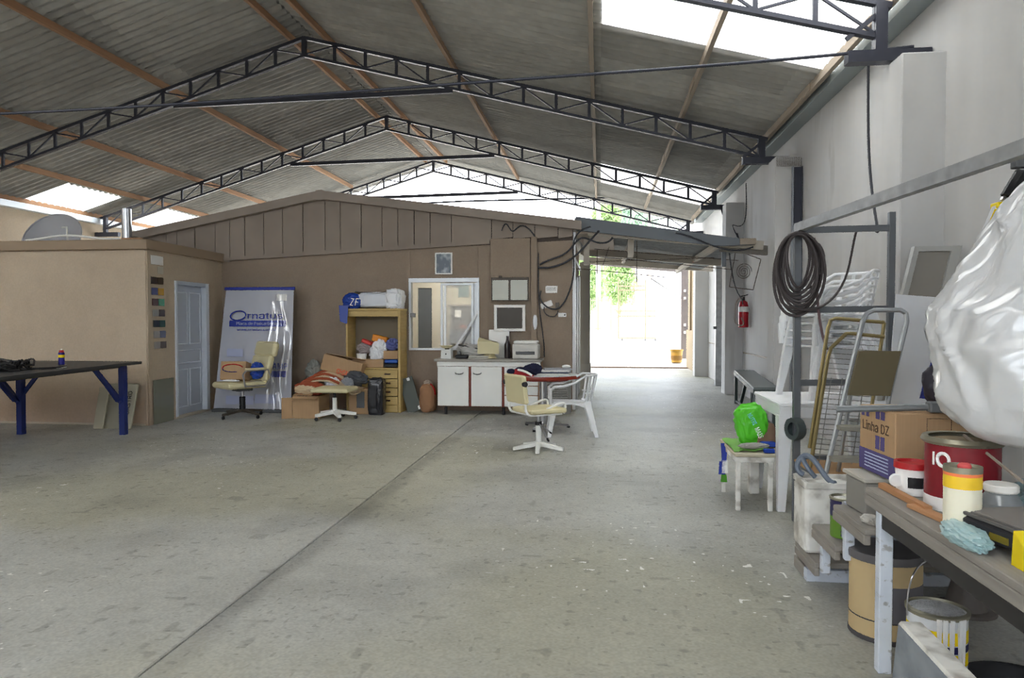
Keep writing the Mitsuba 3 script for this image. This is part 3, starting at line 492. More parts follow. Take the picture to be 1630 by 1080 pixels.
# executive chair
t = thing('office_chair', 'high backed cream armchair on casters with a carton on its seat', 'chair')
X, Y, A = -5.48, 10.55, 236
def caster(P, base, x, y):
    k = P('caster', lathe([(0, -.012), (.024, -.012), (.028, -.006), (.028, .006), (.024, .012), (0, .012)], 14).apply_transform(trimesh.transformations.rotation_matrix(math.pi / 2, [1, .3, 0])).apply_translation([x, y, .029]), BLACK, base); return k
for a in (10, 100, 190, 280):
    c, s = math.cos(math.radians(a)), math.sin(math.radians(a))
    k = P('base_spoke', hull([(c * r + s * w * e, s * r - c * w * e, z) for r, w, z0, z1 in ((.03, .03, .09, .13), (.36, .02, .055, .085)) for e in (-1, 1) for z in (z0, z1)]), mat('basedark', (70, 64, 56), .4)); caster(P, k, c * .35, s * .35)
P('column', cyl(0, 0, .10, .32, .045), BLACK); P('gas_lift', cyl(0, 0, .32, .42, .02), CHROME); P('mechanism', box(-.12, .12, -.1, .1, .41, .46), GREYD)
P('seat', rbox(-.28, .36, -.28, .28, .46, .56, .05), CREAM)
P('backrest', at(rbox(-.05, .05, -.27, .27, 0, .42, .045), -.27, 0, .54, ry=-14), CREAM)
P('headrest', at(rbox(-.06, .05, -.29, .29, 0, .24, .05), -.385, 0, .93, ry=-14), CREAM)
for sy in (-.31, .31):
    P('arm_frame', tube([(.12, sy, .50), (.16, sy, .68), (.10, sy, .74), (-.26, sy, .74), (-.30, sy, .62), (-.22, sy, .50), (.12, sy, .50)], .014, 8), CHROME); P('arm_pad', rbox(-.22, .12, sy - .035, sy + .035, .74, .775, .017), CREAM)
t = thing('carton', 'small brown carton with a red swoosh sitting on the cream armchair', 'box')
part(t, 'body', at(box(-.19, .19, -.12, .12, 0, .28), -5.57, 10.5, .575, rz=8, rx=-12), CARD); 
part(t, 'print', at(tube([(.17 * math.cos(a) * .9, 0, .06 * math.sin(a)) for a in np.linspace(.2, 3.3, 20)], .008, 5), -5.56, 10.405, .77, rz=8, rx=-12), RED); part(t, 'print', at(tube([(.15 * math.cos(a), 0, .05 * math.sin(a)) for a in np.linspace(2.8, 5.2, 16)], .006, 5), -5.56, 10.405, .76, rz=8, rx=-12), NAVY)
solo('plastic_bag', blob(-5.27, 10.62, .72, .10, .09, .13, .35, 4, 8), BAGB, 'crumpled blue bag beside the carton on the cream armchair', 'bag')
solo('paper_scrap', blob(-5.55, 10.33, .585, .14, .05, .018, .2, 4, 2), WPRINT, 'flat white and green packet in front of the carton', 'packet')
# backless swivel stool
t = thing('swivel_stool', 'backless cream swivel stool with white base in front of the open carton', 'stool')
X, Y, A = -3.98, 10.5, 0
for a in (15, 87, 159, 231, 303):
    c, s = math.cos(math.radians(a)), math.sin(math.radians(a))
    k = P('base_spoke', hull([(c * r + s * w * e, s * r - c * w * e, z) for r, w, z0, z1 in ((.03, .035, .09, .15), (.32, .025, .06, .10)) for e in (-1, 1) for z in (z0, z1)]), WPAINT); caster(P, k, c * .31, s * .31)
P('column', cyl(0, 0, .10, .33, .035), WPAINT); P('gas_lift', cyl(0, 0, .33, .41, .02), BLACK)
P('seat', rbox(-.29, .29, -.26, .26, .42, .49, .034), CREAM)

# moulded plastic armchair (local: faces +x)
def shell(u, v):   # seat back, curved around
    a = (u - .5) * 2.3; z = .40 + .40 * v
    return -.05 - (.235 + .05 * v) * np.cos(a) - .03 * v, (.24 + .03 * v) * np.sin(a) * 1.05, z
def chair_meshes():
    M = {}
    M['seat'] = [grid(lambda u, v: (-.22 + .46 * u, (-.22 + .44 * v) * (.92 + .08 * u), .43 - .02 * np.sin(np.pi * u) * np.sin(np.pi * v) + .012 * u - .03 * np.clip(u - .9, 0, 1) * 4), 12, 12, .012)]
    M['backrest'] = [cat([tube([shell(np.array(u), np.array(.97)) for u in np.linspace(0, 1, 17)], .013, 8), tube([shell(np.array(u), np.array(.40)) for u in np.linspace(.05, .95, 15)], .010, 8)])]
    M['slat'] = [grid(lambda u, v, c=c: shell(c - .022 + .044 * u, .02 + .95 * v), 3, 8, .008) for c in np.linspace(.10, .90, 7)]
    M['arm'] = [tube([shell(np.array(.5 + s * .5), np.array(.97)), (-.06, s * .285, .70), (.08, s * .285, .655), (.20, s * .275, .645), (.255, s * .265, .60), (.25, s * .25, .44)], [.013, .016, .019, .02, .022, .022], 8) for s in (-1, 1)]
    M['leg'] = [hull([(x + dx, y + s * dy, z) for x, y, z, w in ((.20, s * .215, .43, .045), (.27, s * .255, 0, .022)) for dx in (-w, w) for dy in (-.018, .018)]) for s in (-1, 1)] + \
               [hull([(x + dx, y + s * dy, z) for x, y, z, w in ((-.22, s * .20, .45, .045), (-.34, s * .25, 0, .022)) for dx in (-w, w) for dy in (-.018, .018)]) for s in (-1, 1)]
    M['apron'] = [grid(lambda u, v, s=s: (-.22 + .44 * u, s * (.205 + .012 * v * 0), .43 - .07 * v * (1 - .75 * np.sin(np.pi * u))), 14, 3, .01) for s in (-1, 1)]
    return M
CH = [(n, mikit.ply(m, PLASTIC, smooth=40)) for n, ms in chair_meshes().items() for m in ms]
def plastic_chair(label, x, y, z, rz, group=None):
    t = thing('plastic_chair', label, 'chair', group)
    for n, d in CH: scene[num(t + '__' + n)] = {**d, 'to_world': T().translate([x, y, z]).rotate([0, 0, 1], rz)}
    return t
plastic_chair('white plastic armchair on the floor at the right of the round table', -.40, 9.5, 0, 186)

# ------------------------------------------------------------------ heap of cartons and blankets left of the cabinet
t = thing('open_carton', 'open brown carton with a bent flap at the left of the heap', 'box')
for n, m in (('front', box(-4.66, -4.24, 10.52, 10.53, 0, .34)), ('side', box(-4.66, -4.65, 10.53, 10.95, 0, .34)), ('side', box(-4.25, -4.24, 10.53, 10.95, 0, .34)), ('back', box(-4.66, -4.24, 10.95, 10.96, 0, .34)), ('flap', at(box(-.16, 0, -.003, .003, 0, .32), -4.66, 10.52, 0, rz=28)), ('flap', at(box(-.40, 0, -.12, 0, -.003, .003), -4.24, 10.53, .34, rx=14)), ('flap', at(box(-.3, 0, 0, .2, -.003, .003), -4.38, 10.56, .345, rx=8))): part(t, n, m, CARD)
for i, z in enumerate((.30, .235, .215, .19, .12, .10, .08)): part(t, 'print_line', box(-4.56, -4.46 + .05 * (i in (1, 3)), 10.617, 10.521, z, z + (.018 if i == 0 else .008), .001), mat('brownink', (80, 60, 48), .7))
t = thing('carton', 'big brown carton standing behind the swivel stool', 'box'); part(t, 'body', box(-3.98, -4.0 + .42, 11.12, 11.5, 0, .40), CARD); part(t, 'vent_label', box(-3.85, -3.72, 11.112, 11.119, .1, .36), GREYD)
def blanket(u, v):
    x = -4.72 + .95 * u; y = 10.75 + .7 * v
    z = .36 + .36 * np.sin(np.pi * np.clip(u * .9 + .12, 0, 1)) * (.55 + .45 * v) + .04 * meshkit.fbm(np.stack([u * 5, v * 5, u * 0], -1), 3, 4)
    return x, y, z
t = thing('blanket', 'cream blanket with red brown border heaped on the open carton', 'blanket')
part(t, 'cloth', grid(blanket, 30, 20, .03), mat('blanketcream', (196, 176, 146), .9), smooth=True)
for vv in (.02, .3, .62): part(t, 'border', tube([np.array([float(q) for q in blanket(np.array(u), np.array(vv))]) + [0, -.004, .012] for u in np.linspace(.02, .75, 24)], .022, 6), mat('rustcloth', (150, 74, 50), .9))
part(t, 'fold', blob(-4.45, 10.72, .44, .26, .10, .11, .3, 3, 6), mat('rustcloth'))
part(t, 'fold', blob(-4.50, 10.70, .43, .20, .12, .08, .25, 3, 9), mat('blanketcream'))
t = thing('carton', 'tilted brown carton with orange red lettering on top of the heap', 'box')
part(t, 'body', at(box(-.33, .33, -.2, .2, -.13, .13), -4.12, 11.35, .74, ry=14, rx=-6), CARD); part(t, 'lid_flap', at(box(-.30, .31, -.2, .19, .131, .14), -4.12, 11.38, .755, ry=9, rx=-10), CARD)
part(t, 'lettering', at(text('CHIARIDEX', .075, 0, 0, 0, width=.42, d=.004, bold=True), -4.20, 11.138, .655, ry=14, rx=-6), mat('orangered', (214, 84, 50), .6))
solo('plastic_bag', blob(-4.18, 10.95, .50, .13, .1, .11, .3, 4, 12), BAGW, 'white crumpled bag tucked under the tilted carton', 'bag')
solo('plastic_bag', blob(-3.96, 10.98, .50, .10, .09, .10, .3, 4, 13), mat('baggrey', (140, 144, 150), .3), 'grey crumpled bag beside the white bag behind the stool', 'bag')
solo('plastic_bag', blob(-3.88, 11.16, .56, .20, .12, .13, .3, 3, 14), mat('bagslate', (70, 74, 80), .3), 'dark grey bag against the cabinet under the tilted carton', 'bag')
solo('plastic_bag', blob(-4.72, 11.5, .62, .14, .10, .22, .25, 3, 15, flat=.9), mat('baggreygreen', (128, 130, 124), .3), 'translucent greenish bag standing behind the blanket', 'bag')

# ------------------------------------------------------------------ yellow plywood cabinet
t = thing('plywood_cabinet', 'tall yellow plywood cabinet with open bay above five drawers', 'cabinet')
x0, x1, y0, y1 = -4.11, -3.24, 11.36, 11.76
xr = -3.20
part(t, 'side_panel', box(x0, x0 + .03, y0, y1, 0, 1.66), YWOOD); part(t, 'side_panel', box(x1, x1 + .04, y0, y1, 0, 1.66), YWOOD); part(t, 'back_panel', box(x0, x1, y1 - .012, y1, .1, 1.66), mat('backgrey', (120, 110, 92), .7))
part(t, 'top_panel', box(x0 - .02, x1 + .05, y0 - .02, y1, 1.655, 1.69), YWOOD); part(t, 'top_rail', box(x0 + .03, x1, y0, y0 + .02, 1.56, 1.655), YWOOD); part(t, 'shelf', box(x0 + .03, x1, y0, y1 - .012, .70, .725), YWOOD); part(t, 'plinth', box(x0 + .03, x1, y0 + .015, y0 + .03, 0, .14), YWOOD)
for i, (a, b) in enumerate(((.555, .695), (.41, .545), (.27, .40), (.13, .26), (.01, .12))):
    d = part(t, 'drawer', box(x0 + .035, x1 - .005, y0 - .018, y0 + .012, a, b), YWOOD)
    if i < 4:
        for hx in (x0 + .14, x1 - .22): part(d, 'handle', box(hx, hx + .10, y0 - .034, y0 - .017, (a + b) / 2 - .01, (a + b) / 2 + .015), mat('handlebrown', (58, 36, 24), .4))
part(t, 'hook', cyl(x1 + .03, y0 + .1, 1.62, 1.65, .01, n=8), GREYD)
yb2 = y0 + .16
bay = [('carton', 'flat brown carton lying in the open bay of the cabinet', 'box', box(-4.02, -3.50, y0 + .05, y0 + .33, .727, .86), CARD), ('tray', 'bright blue plastic tray at the right of the open bay', 'tray', rbox(-3.48, -3.26, y0 + .04, y0 + .3, .80, .86, .02), mat('trayblue', (30, 84, 170), .35)),
       ('tray', 'black tray under the blue tray in the open bay', 'tray', rbox(-3.49, -3.26, y0 + .04, y0 + .3, .728, .795, .02), BLACK), ('carton', 'small brown carton on the blue tray in the open bay', 'box', box(-3.50, -3.26, y0 + .06, y0 + .3, .865, 1.0), CARD),
       ('tub', 'white tub at the left of the open bay', 'tub', cyl(-3.90, y0 + .16, .863, .95, .075, .085), WPRINT), ('plastic_bag', 'clear grey bag with red edge over the white tub', 'bag', blob(-3.86, y0 + .2, 1.04, .13, .1, .10, .3, 4, 21), mat('baggrey2', (150, 140, 140), .3)),
       ('red_pack', 'red pack on top of the clear bag in the cabinet', 'pack', at(rbox(-.09, .09, -.07, .07, -.03, .03, .02), -3.80, y0 + .16, 1.14, ry=22), mat('redpack', (200, 60, 56), .4)), ('plastic_bag', 'white silvery bag in the middle of the open bay', 'bag', at(blob(0, 0, 0, .13, .09, .18, .35, 4, 22), -3.62, y0 + .16, 1.0, ry=25), BAGW),
       ('orange_pack', 'orange pack leaning behind the silvery bag', 'pack', at(rbox(-.14, .12, -.05, .05, -.06, .06, .02), -3.62, y0 + .3, 1.18, ry=14), mat('orange', (222, 140, 36), .4)), ('plastic_bag', 'blue and white striped bag above the small carton in the bay', 'bag', blob(-3.38, y0 + .2, 1.1, .12, .1, .10, .35, 4, 23), mat('bagindigo', (96, 104, 160), .3))]
for n, l, c, m, mt in bay: solo(n, m, mt, l, c)
t = thing('wrapped_bundle', 'white wrapped bundle lying on top of the cabinet', 'bundle'); part(t, 'body', blob(-3.58, y0 + .18, 1.83, .36, .18, .13, .10, 2.5, 31, power=5), mat('wrapwhite', (206, 210, 218), .3)); part(t, 'wrap', blob(-3.32, y0 + .15, 1.84, .14, .19, .17, .25, 4, 32, power=4), BAGW)
part(t, 'cover', grid(lambda u, v: (-4.0 + .78 * u, y0 + .02 + .34 * v, 1.955 + .012 * np.sin(9 * u + 5 * v) + .008 * np.sin(21 * u)), 20, 10, .004), mat('tarp', (150, 148, 140), .4), smooth=True)
t = thing('printed_bag', 'blue printed bag drooping over the left end of the cabinet top', 'bag'); part(t, 'body', blob(-4.02, y0 + .08, 1.80, .17, .12, .15, .15, 3, 33), mat('bagroyal', (32, 62, 150), .3)); part(t, 'corner', at(hull([(-.09, -.02, 0), (.07, -.02, 0), (.05, -.03, -.30), (-.07, -.03, -.26), (0, .02, 0)]), -4.11, y0 - .05, 1.74), mat('bagroyal'))
for q, ch in enumerate('ZF'): part(t, 'lettering', at(text(ch, .12, 0, 0, 0, width=.06, d=.006), -4.02 + .08 * q, y0 - .075, 1.74, ry=8, rx=-6), WPRINT)
t = thing('plastic_bag_roll', 'tall roll of black plastic sacks standing in front of the drawers', 'roll'); part(t, 'roll', blob(-3.52, 11.13, .28, .125, .12, .31, .10, 3, 41, power=6), BAGK); part(t, 'fold', blob(-3.46, 11.03, .27, .05, .035, .25, .2, 3, 42), BAGK)
t = thing('dark_board', 'dark green board leaning between the cabinet and the brown sack', 'board'); part(t, 'board', at(box(-.10, .14, -.012, .012, 0, .58), -3.0, 11.45, 0, ry=-19, rx=-8), mat('boardgreen', (74, 80, 74), .5)); part(t, 'tape', at(box(.04, .09, -.016, .016, .52, .57), -3.0, 11.45, 0, ry=-19, rx=-8), WPRINT)
part(t, 'tape', at(box(.09, .14, -.016, .016, .02, .08), -3.0, 11.45, 0, ry=-19, rx=-8), WPRINT)
t = thing('paper_sack', 'brown paper sack tied at the top beside the kitchen cabinet', 'sack'); part(t, 'body', blob(-2.78, 11.5, .235, .135, .12, .24, .12, 2.5, 51, flat=.97, power=3), mat('sack', (150, 112, 82), .8)); part(t, 'neck', blob(-2.78, 11.5, .48, .07, .06, .05, .3, 4, 52), mat('filmsack', (180, 164, 150), .3)); part(t, 'tie', tube([(-2.72, 11.42, .47), (-2.66, 11.4, .40), (-2.64, 11.41, .30)], .012, 5, 12), RED)

# ------------------------------------------------------------------ kitchen cabinet
t = thing('kitchen_cabinet', 'white two door kitchen cabinet with drawers and grey worktop', 'cabinet')
kx0, kx1, ky0, ky1 = -2.56, -.92, 11.24, 11.72
BR = mat('edgebrown', (112, 44, 30), .5)
part(t, 'carcass', box(kx0, kx1, ky0 + .02, ky1, .13, .84), mat('carcass', (150, 120, 96), .6)); part(t, 'top_strip', box(kx0 - .01, kx1, ky0 - .005, ky0 + .03, .77, .845), WPAINT)
part(t, 'worktop', box(kx0 - .05, kx1 + .02, ky0 - .04, ky1, .845, .885, .008), mat('worktop', (150, 146, 138), .3))
for a, b, hx in ((kx0 + .0, kx0 + .50, kx0 + .35), (kx0 + .54, kx0 + 1.03, kx0 + .64)):
    d = part(t, 'door', box(a, b, ky0, ky0 + .019, .14, .765), WPAINT); part(d, 'handle', tube([(hx - .06, ky0 - .003, .665), (hx - .05, ky0 - .025, .655), (hx + .05, ky0 - .025, .655), (hx + .06, ky0 - .003, .665)], .008, 6, 16), GREYD)
for i, (a, b) in enumerate(((.14, .31), (.325, .46), (.475, .61), (.625, .765))):
    d = part(t, 'drawer', box(kx0 + 1.07, kx0 + 1.60, ky0, ky0 + .019, a, b), WPAINT); hx = kx0 + 1.33; part(d, 'handle', tube([(hx - .06, ky0 - .003, b - .045), (hx - .05, ky0 - .025, b - .055), (hx + .05, ky0 - .025, b - .055), (hx + .06, ky0 - .003, b - .045)], .008, 6, 16), GREYD)
for a in (kx0 + .50, kx0 + 1.03): part(t, 'edge_strip', box(a + .004, a + .036, ky0 + .004, ky0 + .021, .13, .765), BR)
for lx in (kx0 + .12, kx0 + 1.05, kx1 - .1): part(t, 'foot', cyl(lx, ky0 + .07, 0, .13, .022, n=12), BLACK)
zt = .886
t = thing('kitchen_scale', 'small pale kitchen scale with a tray on the worktop', 'scale')
part(t, 'body', hull([(-2.44 + s * w, 11.4 + q * .09, z) for s in (-1, 1) for q in (-1, 1) for w, z in ((.085, zt), (.075, zt + .145))]), mat('scalewhite', (214, 216, 214), .4)); part(t, 'neck', cyl(-2.44, 11.4, zt + .145, zt + .165, .035), BLACK); part(t, 'tray', lathe([(0, zt + .165), (.07, zt + .165), (.115, zt + .205), (.105, zt + .205), (.065, zt + .175), (0, zt + .175)], 28, -2.44, 11.4, 0), CREAM)
part(t, 'dial', cyl(0, 0, 0, .004, .055).apply_transform(trimesh.transformations.rotation_matrix(math.pi / 2, [1, 0, 0])).apply_translation([-2.44, 11.315, zt + .075]), WPRINT); part(t, 'pointer', cyl(0, 0, 0, .006, .012, n=10).apply_transform(trimesh.transformations.rotation_matrix(math.pi / 2, [1, 0, 0])).apply_translation([-2.44, 11.311, zt + .075]), BLACK)
solo('tool_case', rbox(-2.30, -2.10, 11.34, 11.5, zt, zt + .06, .02), BLACK, 'low black case beside the kitchen scale', 'case')
solo('stapler', rbox(-2.28, -2.22, 11.38, 11.46, zt + .061, zt + .12, .015), GREYD, 'small grey punch standing on the black case', 'punch')
for i in range(3): solo('magazine', at(box(-.16, .16, -.1, .1, 0, .014, .002), -1.92, 11.42, zt + .0155 * i, rz=5 * i - 4), mat('mag%d' % i, [(190, 188, 178), (160, 156, 146), (206, 204, 196)][i], .5), ['lowest magazine in the pile on the worktop', 'middle magazine in the pile on the worktop', 'topmost magazine in the pile on the worktop'][i], 'magazine', 'magazines on the worktop')
solo('plastic_bag', blob(-2.08, 11.58, 1.0, .24, .1, .12, .25, 3, 61, flat=.9), mat('baghaze', (170, 168, 164), .25), 'hazy plastic bag heaped under the window on the worktop', 'bag')
solo('curtain_strip', hull([(-2.02, 11.74, 1.62), (-1.99, 11.74, 1.62), (-2.34, 11.6, 1.03), (-2.40, 11.6, 1.0), (-2.02, 11.73, 1.55)]), mat('stripwhite', (220, 222, 224), .3), 'white strip slanting across the window corner to the worktop', 'strip')
solo('black_rod', tube([(-2.28, 11.52, 1.10), (-1.86, 11.5, 1.02)], .012, 6), BLACK, 'black rod resting over the hazy bag', 'rod')
# pale monitor with its back turned, bright board behind it
t = thing('computer_monitor', 'cream cased computer monitor on the worktop', 'monitor')
part(t, 'casing', hull([(x, y, z) for x, y, z in ((-1.93, 11.32, zt + .08), (-1.58, 11.28, zt + .08), (-1.93, 11.32, zt + .28), (-1.58, 11.28, zt + .25), (-1.88, 11.66, zt + .14), (-1.66, 11.66, zt + .14), (-1.88, 11.66, zt + .26), (-1.66, 11.66, zt + .26), (-1.92, 11.40, zt + .34))]), CREAM)
part(t, 'stand', cyl(-1.76, 11.45, zt + .005, zt + .085, .12, .07), CREAM)
solo('white_sheet', at(box(-.17, .17, -.006, .006, 0, .46), -1.64, 11.70, zt, rx=-3), WPRINT, 'bright white panel leaning behind the cream monitor', 'panel')
solo('dark_bottle', lathe([(0, zt), (.045, zt), (.05, zt + .02), (.05, zt + .22), (.02, zt + .30), (.02, zt + .36), (0, zt + .36)], 20, -1.48, 11.55, 0), mat('darkglass', (50, 42, 44), .15), 'dark bottle between the white panel and the printer', 'bottle')
t = thing('printer', 'grey white boxy printer at the right end of the worktop', 'printer')
part(t, 'body', rbox(-1.38, -.96, 11.33, 11.7, zt, zt + .24, .03), mat('printerw', (196, 194, 188), .45)); part(t, 'lid', rbox(-1.36, -.98, 11.34, 11.69, zt + .24, zt + .29, .02), WPAINT); part(t, 'slot', box(-1.32, -1.02, 11.322, 11.335, zt + .07, zt + .12), GREYD)

# ------------------------------------------------------------------ round table
t = thing('round_table', 'round grey topped table with red edge on a chrome column', 'table')
rx, ry, rr, rz_ = -.78, 9.98, .50, .70
part(t, 'tabletop', cyl(rx, ry, rz_ + .012, rz_ + .05, rr - .012, n=56), mat('tablegrey', (186, 190, 190), .25)); part(t, 'edge_band', lathe([(rr - .015, rz_), (rr + .012, rz_ + .005), (rr + .016, rz_ + .025), (rr + .012, rz_ + .046), (rr - .015, rz_ + .048)], 56, rx, ry, 0), mat('redbrown', (128, 40, 26), .3)); part(t, 'under_plate', cyl(rx, ry, rz_ - .02, rz_ + .012, .42), mat('redbrown'))
part(t, 'column', cyl(rx, ry, .06, rz_ - .02, .05), CHROME)
for a in (15, 135, 255):
    c, s = math.cos(math.radians(a)), math.sin(math.radians(a)); k = part(t, 'foot_bar', bar((rx, ry, .07), (rx + .36 * c, ry + .36 * s, .035), .04, .03), CHROME); part(k, 'foot_pad', cyl(rx + .36 * c, ry + .36 * s, 0, .025, .02, n=12), BLACK)
tz = rz_ + .051
t = thing('cap', 'navy cloth cap lying on the round table', 'cap'); part(t, 'crown', blob(rx - .13, ry - .15, tz + .075, .13, .11, .085, .2, 3, 71, flat=.85), mat('navycloth', (28, 30, 54), .9)); part(t, 'brim', blob(rx - .28, ry - .2, tz + .07, .10, .09, .04, .2, 3, 72), mat('navycloth'))
t = thing('sports_shoe', 'red, white and navy cloth shoe in front of the navy cap', 'shoe'); part(t, 'body', at(hull([(-.16, -.05, 0), (.15, -.05, 0), (-.16, .05, 0), (.15, .05, 0), (-.12, 0, .085), (-.04, 0, .095), (.12, 0, .03)]), rx - .25, ry - .33, tz, rz=-12), mat('redcloth', (150, 34, 40), .8)); part(t, 'sole', at(tube([(-.05, -.062, .085), (.06, -.062, .06), (.15, -.062, .012)], .016, 6, 14), rx - .25, ry - .33, tz, rz=-12), WPRINT); part(t, 'heel', blob(rx - .41, ry - .3, tz + .05, .06, .06, .045, .15, 3, 73), mat('navycloth'))
for i, (dx, dy, z, a, w, d, c, l) in enumerate(((.14, -.05, 0, 4, .22, .15, (196, 196, 190), 'lowest newspaper of the pile on the round table'), (.16, -.03, .022, -6, .21, .14, (60, 66, 84), 'dark blue magazine in the pile on the round table'), (.17, -.02, .044, 3, .20, .14, (206, 206, 204), 'white folder in the pile on the round table'), (.2, 0, .066, 8, .19, .13, (150, 152, 156), 'grey magazine on top of the round table pile'))):
    solo('newspaper', at(box(-w, w, -d, d, 0, .02, .003), rx + dx, ry + dy, tz + z, rz=a), mat('news%d' % i, c, .4), l, 'newspaper', 'papers on the round table')
solo('tissue', blob(rx + .32, ry + .02, tz + .11, .06, .04, .022, .3, 4, 74), WPRINT, 'small white tissue on the pile of papers', 'tissue')
t = thing('air_conditioner', 'grey louvred air conditioner casing on the floor behind the round table', 'air conditioner')
part(t, 'casing', box(-.86, -.46, 11.5, 11.75, 0, .70), mat('acgrey', (128, 128, 124), .5)); 
for i in range(14): part(t, 'louvre', at(box(-.17, .17, -.012, .012, -.004, .004, .001), -.68, 11.492, .12 + .036 * i, rx=-30), mat('louvre', (170, 170, 166), .5))

# ------------------------------------------------------------------ covered passage between the house and the right wall
CAN = mat('canopysheet', fn=f_galv, rough=0.6); BEAM = mat('palebeam', (190, 182, 170), .7); OLDB = mat('oldbeam', fn=f_greywood, rough=.8)
def cz(x): return 3.17 - .15 * (x + .4)
t = thing('passage_canopy', 'low sloping canopy over the passage to the yard', 'canopy')
for i in range(6):
    y0 = 11.95 + 1.1 * i
    def f(u, v, y0=y0):
        y = y0 + 1.13 * v; x = -.42 + 2.85 * u
        return x, y, 3.17 - .15 * (x + .4) + .012 * np.sin((y - y0) * 2 * np.pi / .12)
    part(t, 'sheet', grid(f, 2, 61, .006), CAN, smooth=True)
part(t, 'fascia', wallprism([(-.40, cz(-.4) - .20), (1.9, cz(1.9) - .14), (2.42, cz(2.42) - .05), (2.42, cz(2.42) + .02), (-.4, cz(-.4) + .02)], 11.86, 11.94), mat('slatefascia', (104, 110, 116), .6))
part(t, 'fascia_end', box(2.2, 2.45, 11.84, 11.95, 2.70, 2.80), PURLIN)
part(t, 'beam', bar((-.2, 12.05, cz(-.2) - .17), (2.6, 12.05, cz(2.6) - .02), .08, .14), BEAM); part(t, 'beam_end', bar((1.95, 12.15, 2.70), (2.72, 12.3, 2.64), .12, .15), OLDB)
part(t, 'beam', bar((-.4, 15.0, 2.93), (2.5, 15.0, 2.66), .08, .15), BEAM); part(t, 'beam', bar((-.4, 17.9, 2.98), (2.7, 17.9, 2.75), .10, .16), BEAM)
for x in (.55, 1.9): part(t, 'rafter', bar((x, 12.0, cz(x) - .1), (x, 18.4, cz(x) - .1), .07, .10), BEAM)
part(t, 'hanger', box(.46, .56, 12.3, 12.36, 2.55, 2.95), BEAM); part(t, 'hanger', box(-.28, -.18, 12.3, 12.36, 2.42, 2.95), BEAM); part(t, 'hanger', box(1.98, 2.05, 12.2, 12.27, 2.38, 2.75), mat('slatefascia'))
part(t, 'soffit', hull([(x, y, z) for x, y in ((-.42, 11.98), (-.25, 15.4), (.2, 11.98), (.3, 15.4)) for z in (2.93, 2.96)]), mat('soffit', (196, 182, 170), .7))
t = thing('wire_bracket', 'bent wire frame hanging under the right end of the canopy', 'wire frame')
wf = [(2.22, 12.3, 2.66), (2.12, 12.3, 2.05), (2.5, 12.3, 2.0), (2.62, 12.3, 2.50)]
part(t, 'frame', cat([tube([a, b], .007, 5) for a, b in zip(wf, wf[1:] + wf[:1])]), mat('rust')); part(t, 'spiral', tube([(2.35 + .13 * (1 - i / 60) * math.cos(i * .4), 12.3, 2.3 + .14 * (1 - i / 60) * math.sin(i * .4)) for i in range(55)], .006, 5), mat('rust'))
RW = mat('rust')
solo('support_wire', tube([(-.38, 12.0, 2.35), (.3, 12.2, 2.30), (1.1, 12.4, 2.22)], .006, 5, 20), RW, 'thin wire stretched from the sheet gate to mid passage', 'wire')
solo('support_wire', tube([(1.0, 14.5, 2.32), (2.85, 24.9, 2.15)], .010, 5), RW, 'thin brace rod slanting down to the yard doorpost', 'wire')
t = thing('wire_grid', 'light wire trellis hanging below the canopy front', 'wire grid')
for i, (a, b) in enumerate((((-.3, 12.5, 2.62), (2.2, 12.5, 2.35)), ((-.3, 12.5, 2.5), (1.9, 12.5, 2.55)), ((-.1, 12.5, 2.72), (2.3, 12.5, 2.5)), ((.62, 12.5, 2.85), (.62, 12.5, 2.15)), ((-.05, 12.5, 2.7), (-.05, 12.5, 2.3)), ((.15, 12.5, 2.75), (.05, 12.5, 2.45)))): part(t, 'wire', tube([a, b], .006, 5), RW)
cable('black cable hanging in a bow from the truss end to the canopy', [(2.55, 15.9, 3.95), (2.62, 15.6, 3.6), (2.70, 15.2, 3.4), (2.72, 14.9, 3.2), (2.62, 14.0, 2.95), (2.40, 12.4, 2.82)], .014)
cable('thin black cable crossing to the canopy corner', [(2.74, 14.2, 4.1), (2.73, 14.1, 3.7), (2.7, 14.0, 3.45), (2.5, 13.5, 3.2), (2.25, 12.3, 2.86)], .009)
cable('cable running down the pilaster to the fire extinguisher', [(2.10, 12.2, 2.6), (2.15, 12.25, 2.3), (2.40, 13.0, 1.95), (2.66, 14.0, 1.80)], .010)
cable('cable bundle draped over the canopy front beam', [(1.2, 11.84, 2.9), (1.6, 11.82, 2.76), (2.0, 11.82, 2.62), (2.4, 11.82, 2.66)], .012)

GATE = mat('gatemetal', fn=f_galv, rough=.5, metal=.2)
t = thing('sheet_gate', 'grey metal sheet gate folded back along the house end', 'gate')
for i in range(5):
    y0 = 12.02 + .66 * i
    part(t, 'sheet_panel', hull([(-.43 + .012 * (i % 2) + d, y, z) for d in (0, .02) for y in (y0, y0 + .64) for z in (.06, 2.2 + .05 * i)]), GATE)
part(t, 'edge_frame', box(-.46, -.40, 11.93, 12.0, 0.02, 2.95), mat('palemetal', (214, 216, 218), .35, .4)); part(t, 'frame_brace', bar((-.43, 12.0, 2.5), (-.42, 15.0, 2.55), .05, .06), mat('palemetal'))
t = thing('gate_post', 'pale square post at the left of the yard doorway', 'post'); part(t, 'post', box(-.44, -.22, 15.75, 16.3, 0, 2.75), mat('postgrey', (168, 166, 160), .8)); part(t, 'base', box(-.46, -.20, 15.73, 16.35, 0, .55), mat('postgrey2', (176, 174, 168), .8))
t = thing('steel_post', 'galvanised steel post beside the right pilaster in the passage', 'post'); part(t, 'post', box(2.62, 2.78, 16.9, 17.05, 0, 2.95), GALV); part(t, 'bracket', cyl(2.6, 16.88, 1.30, 1.36, .04), GREYD)
t = thing('door_frame', 'rusty steel doorframe opening onto the bright yard', 'door frame')
RF = mat('framemetal', (84, 78, 76), .6)
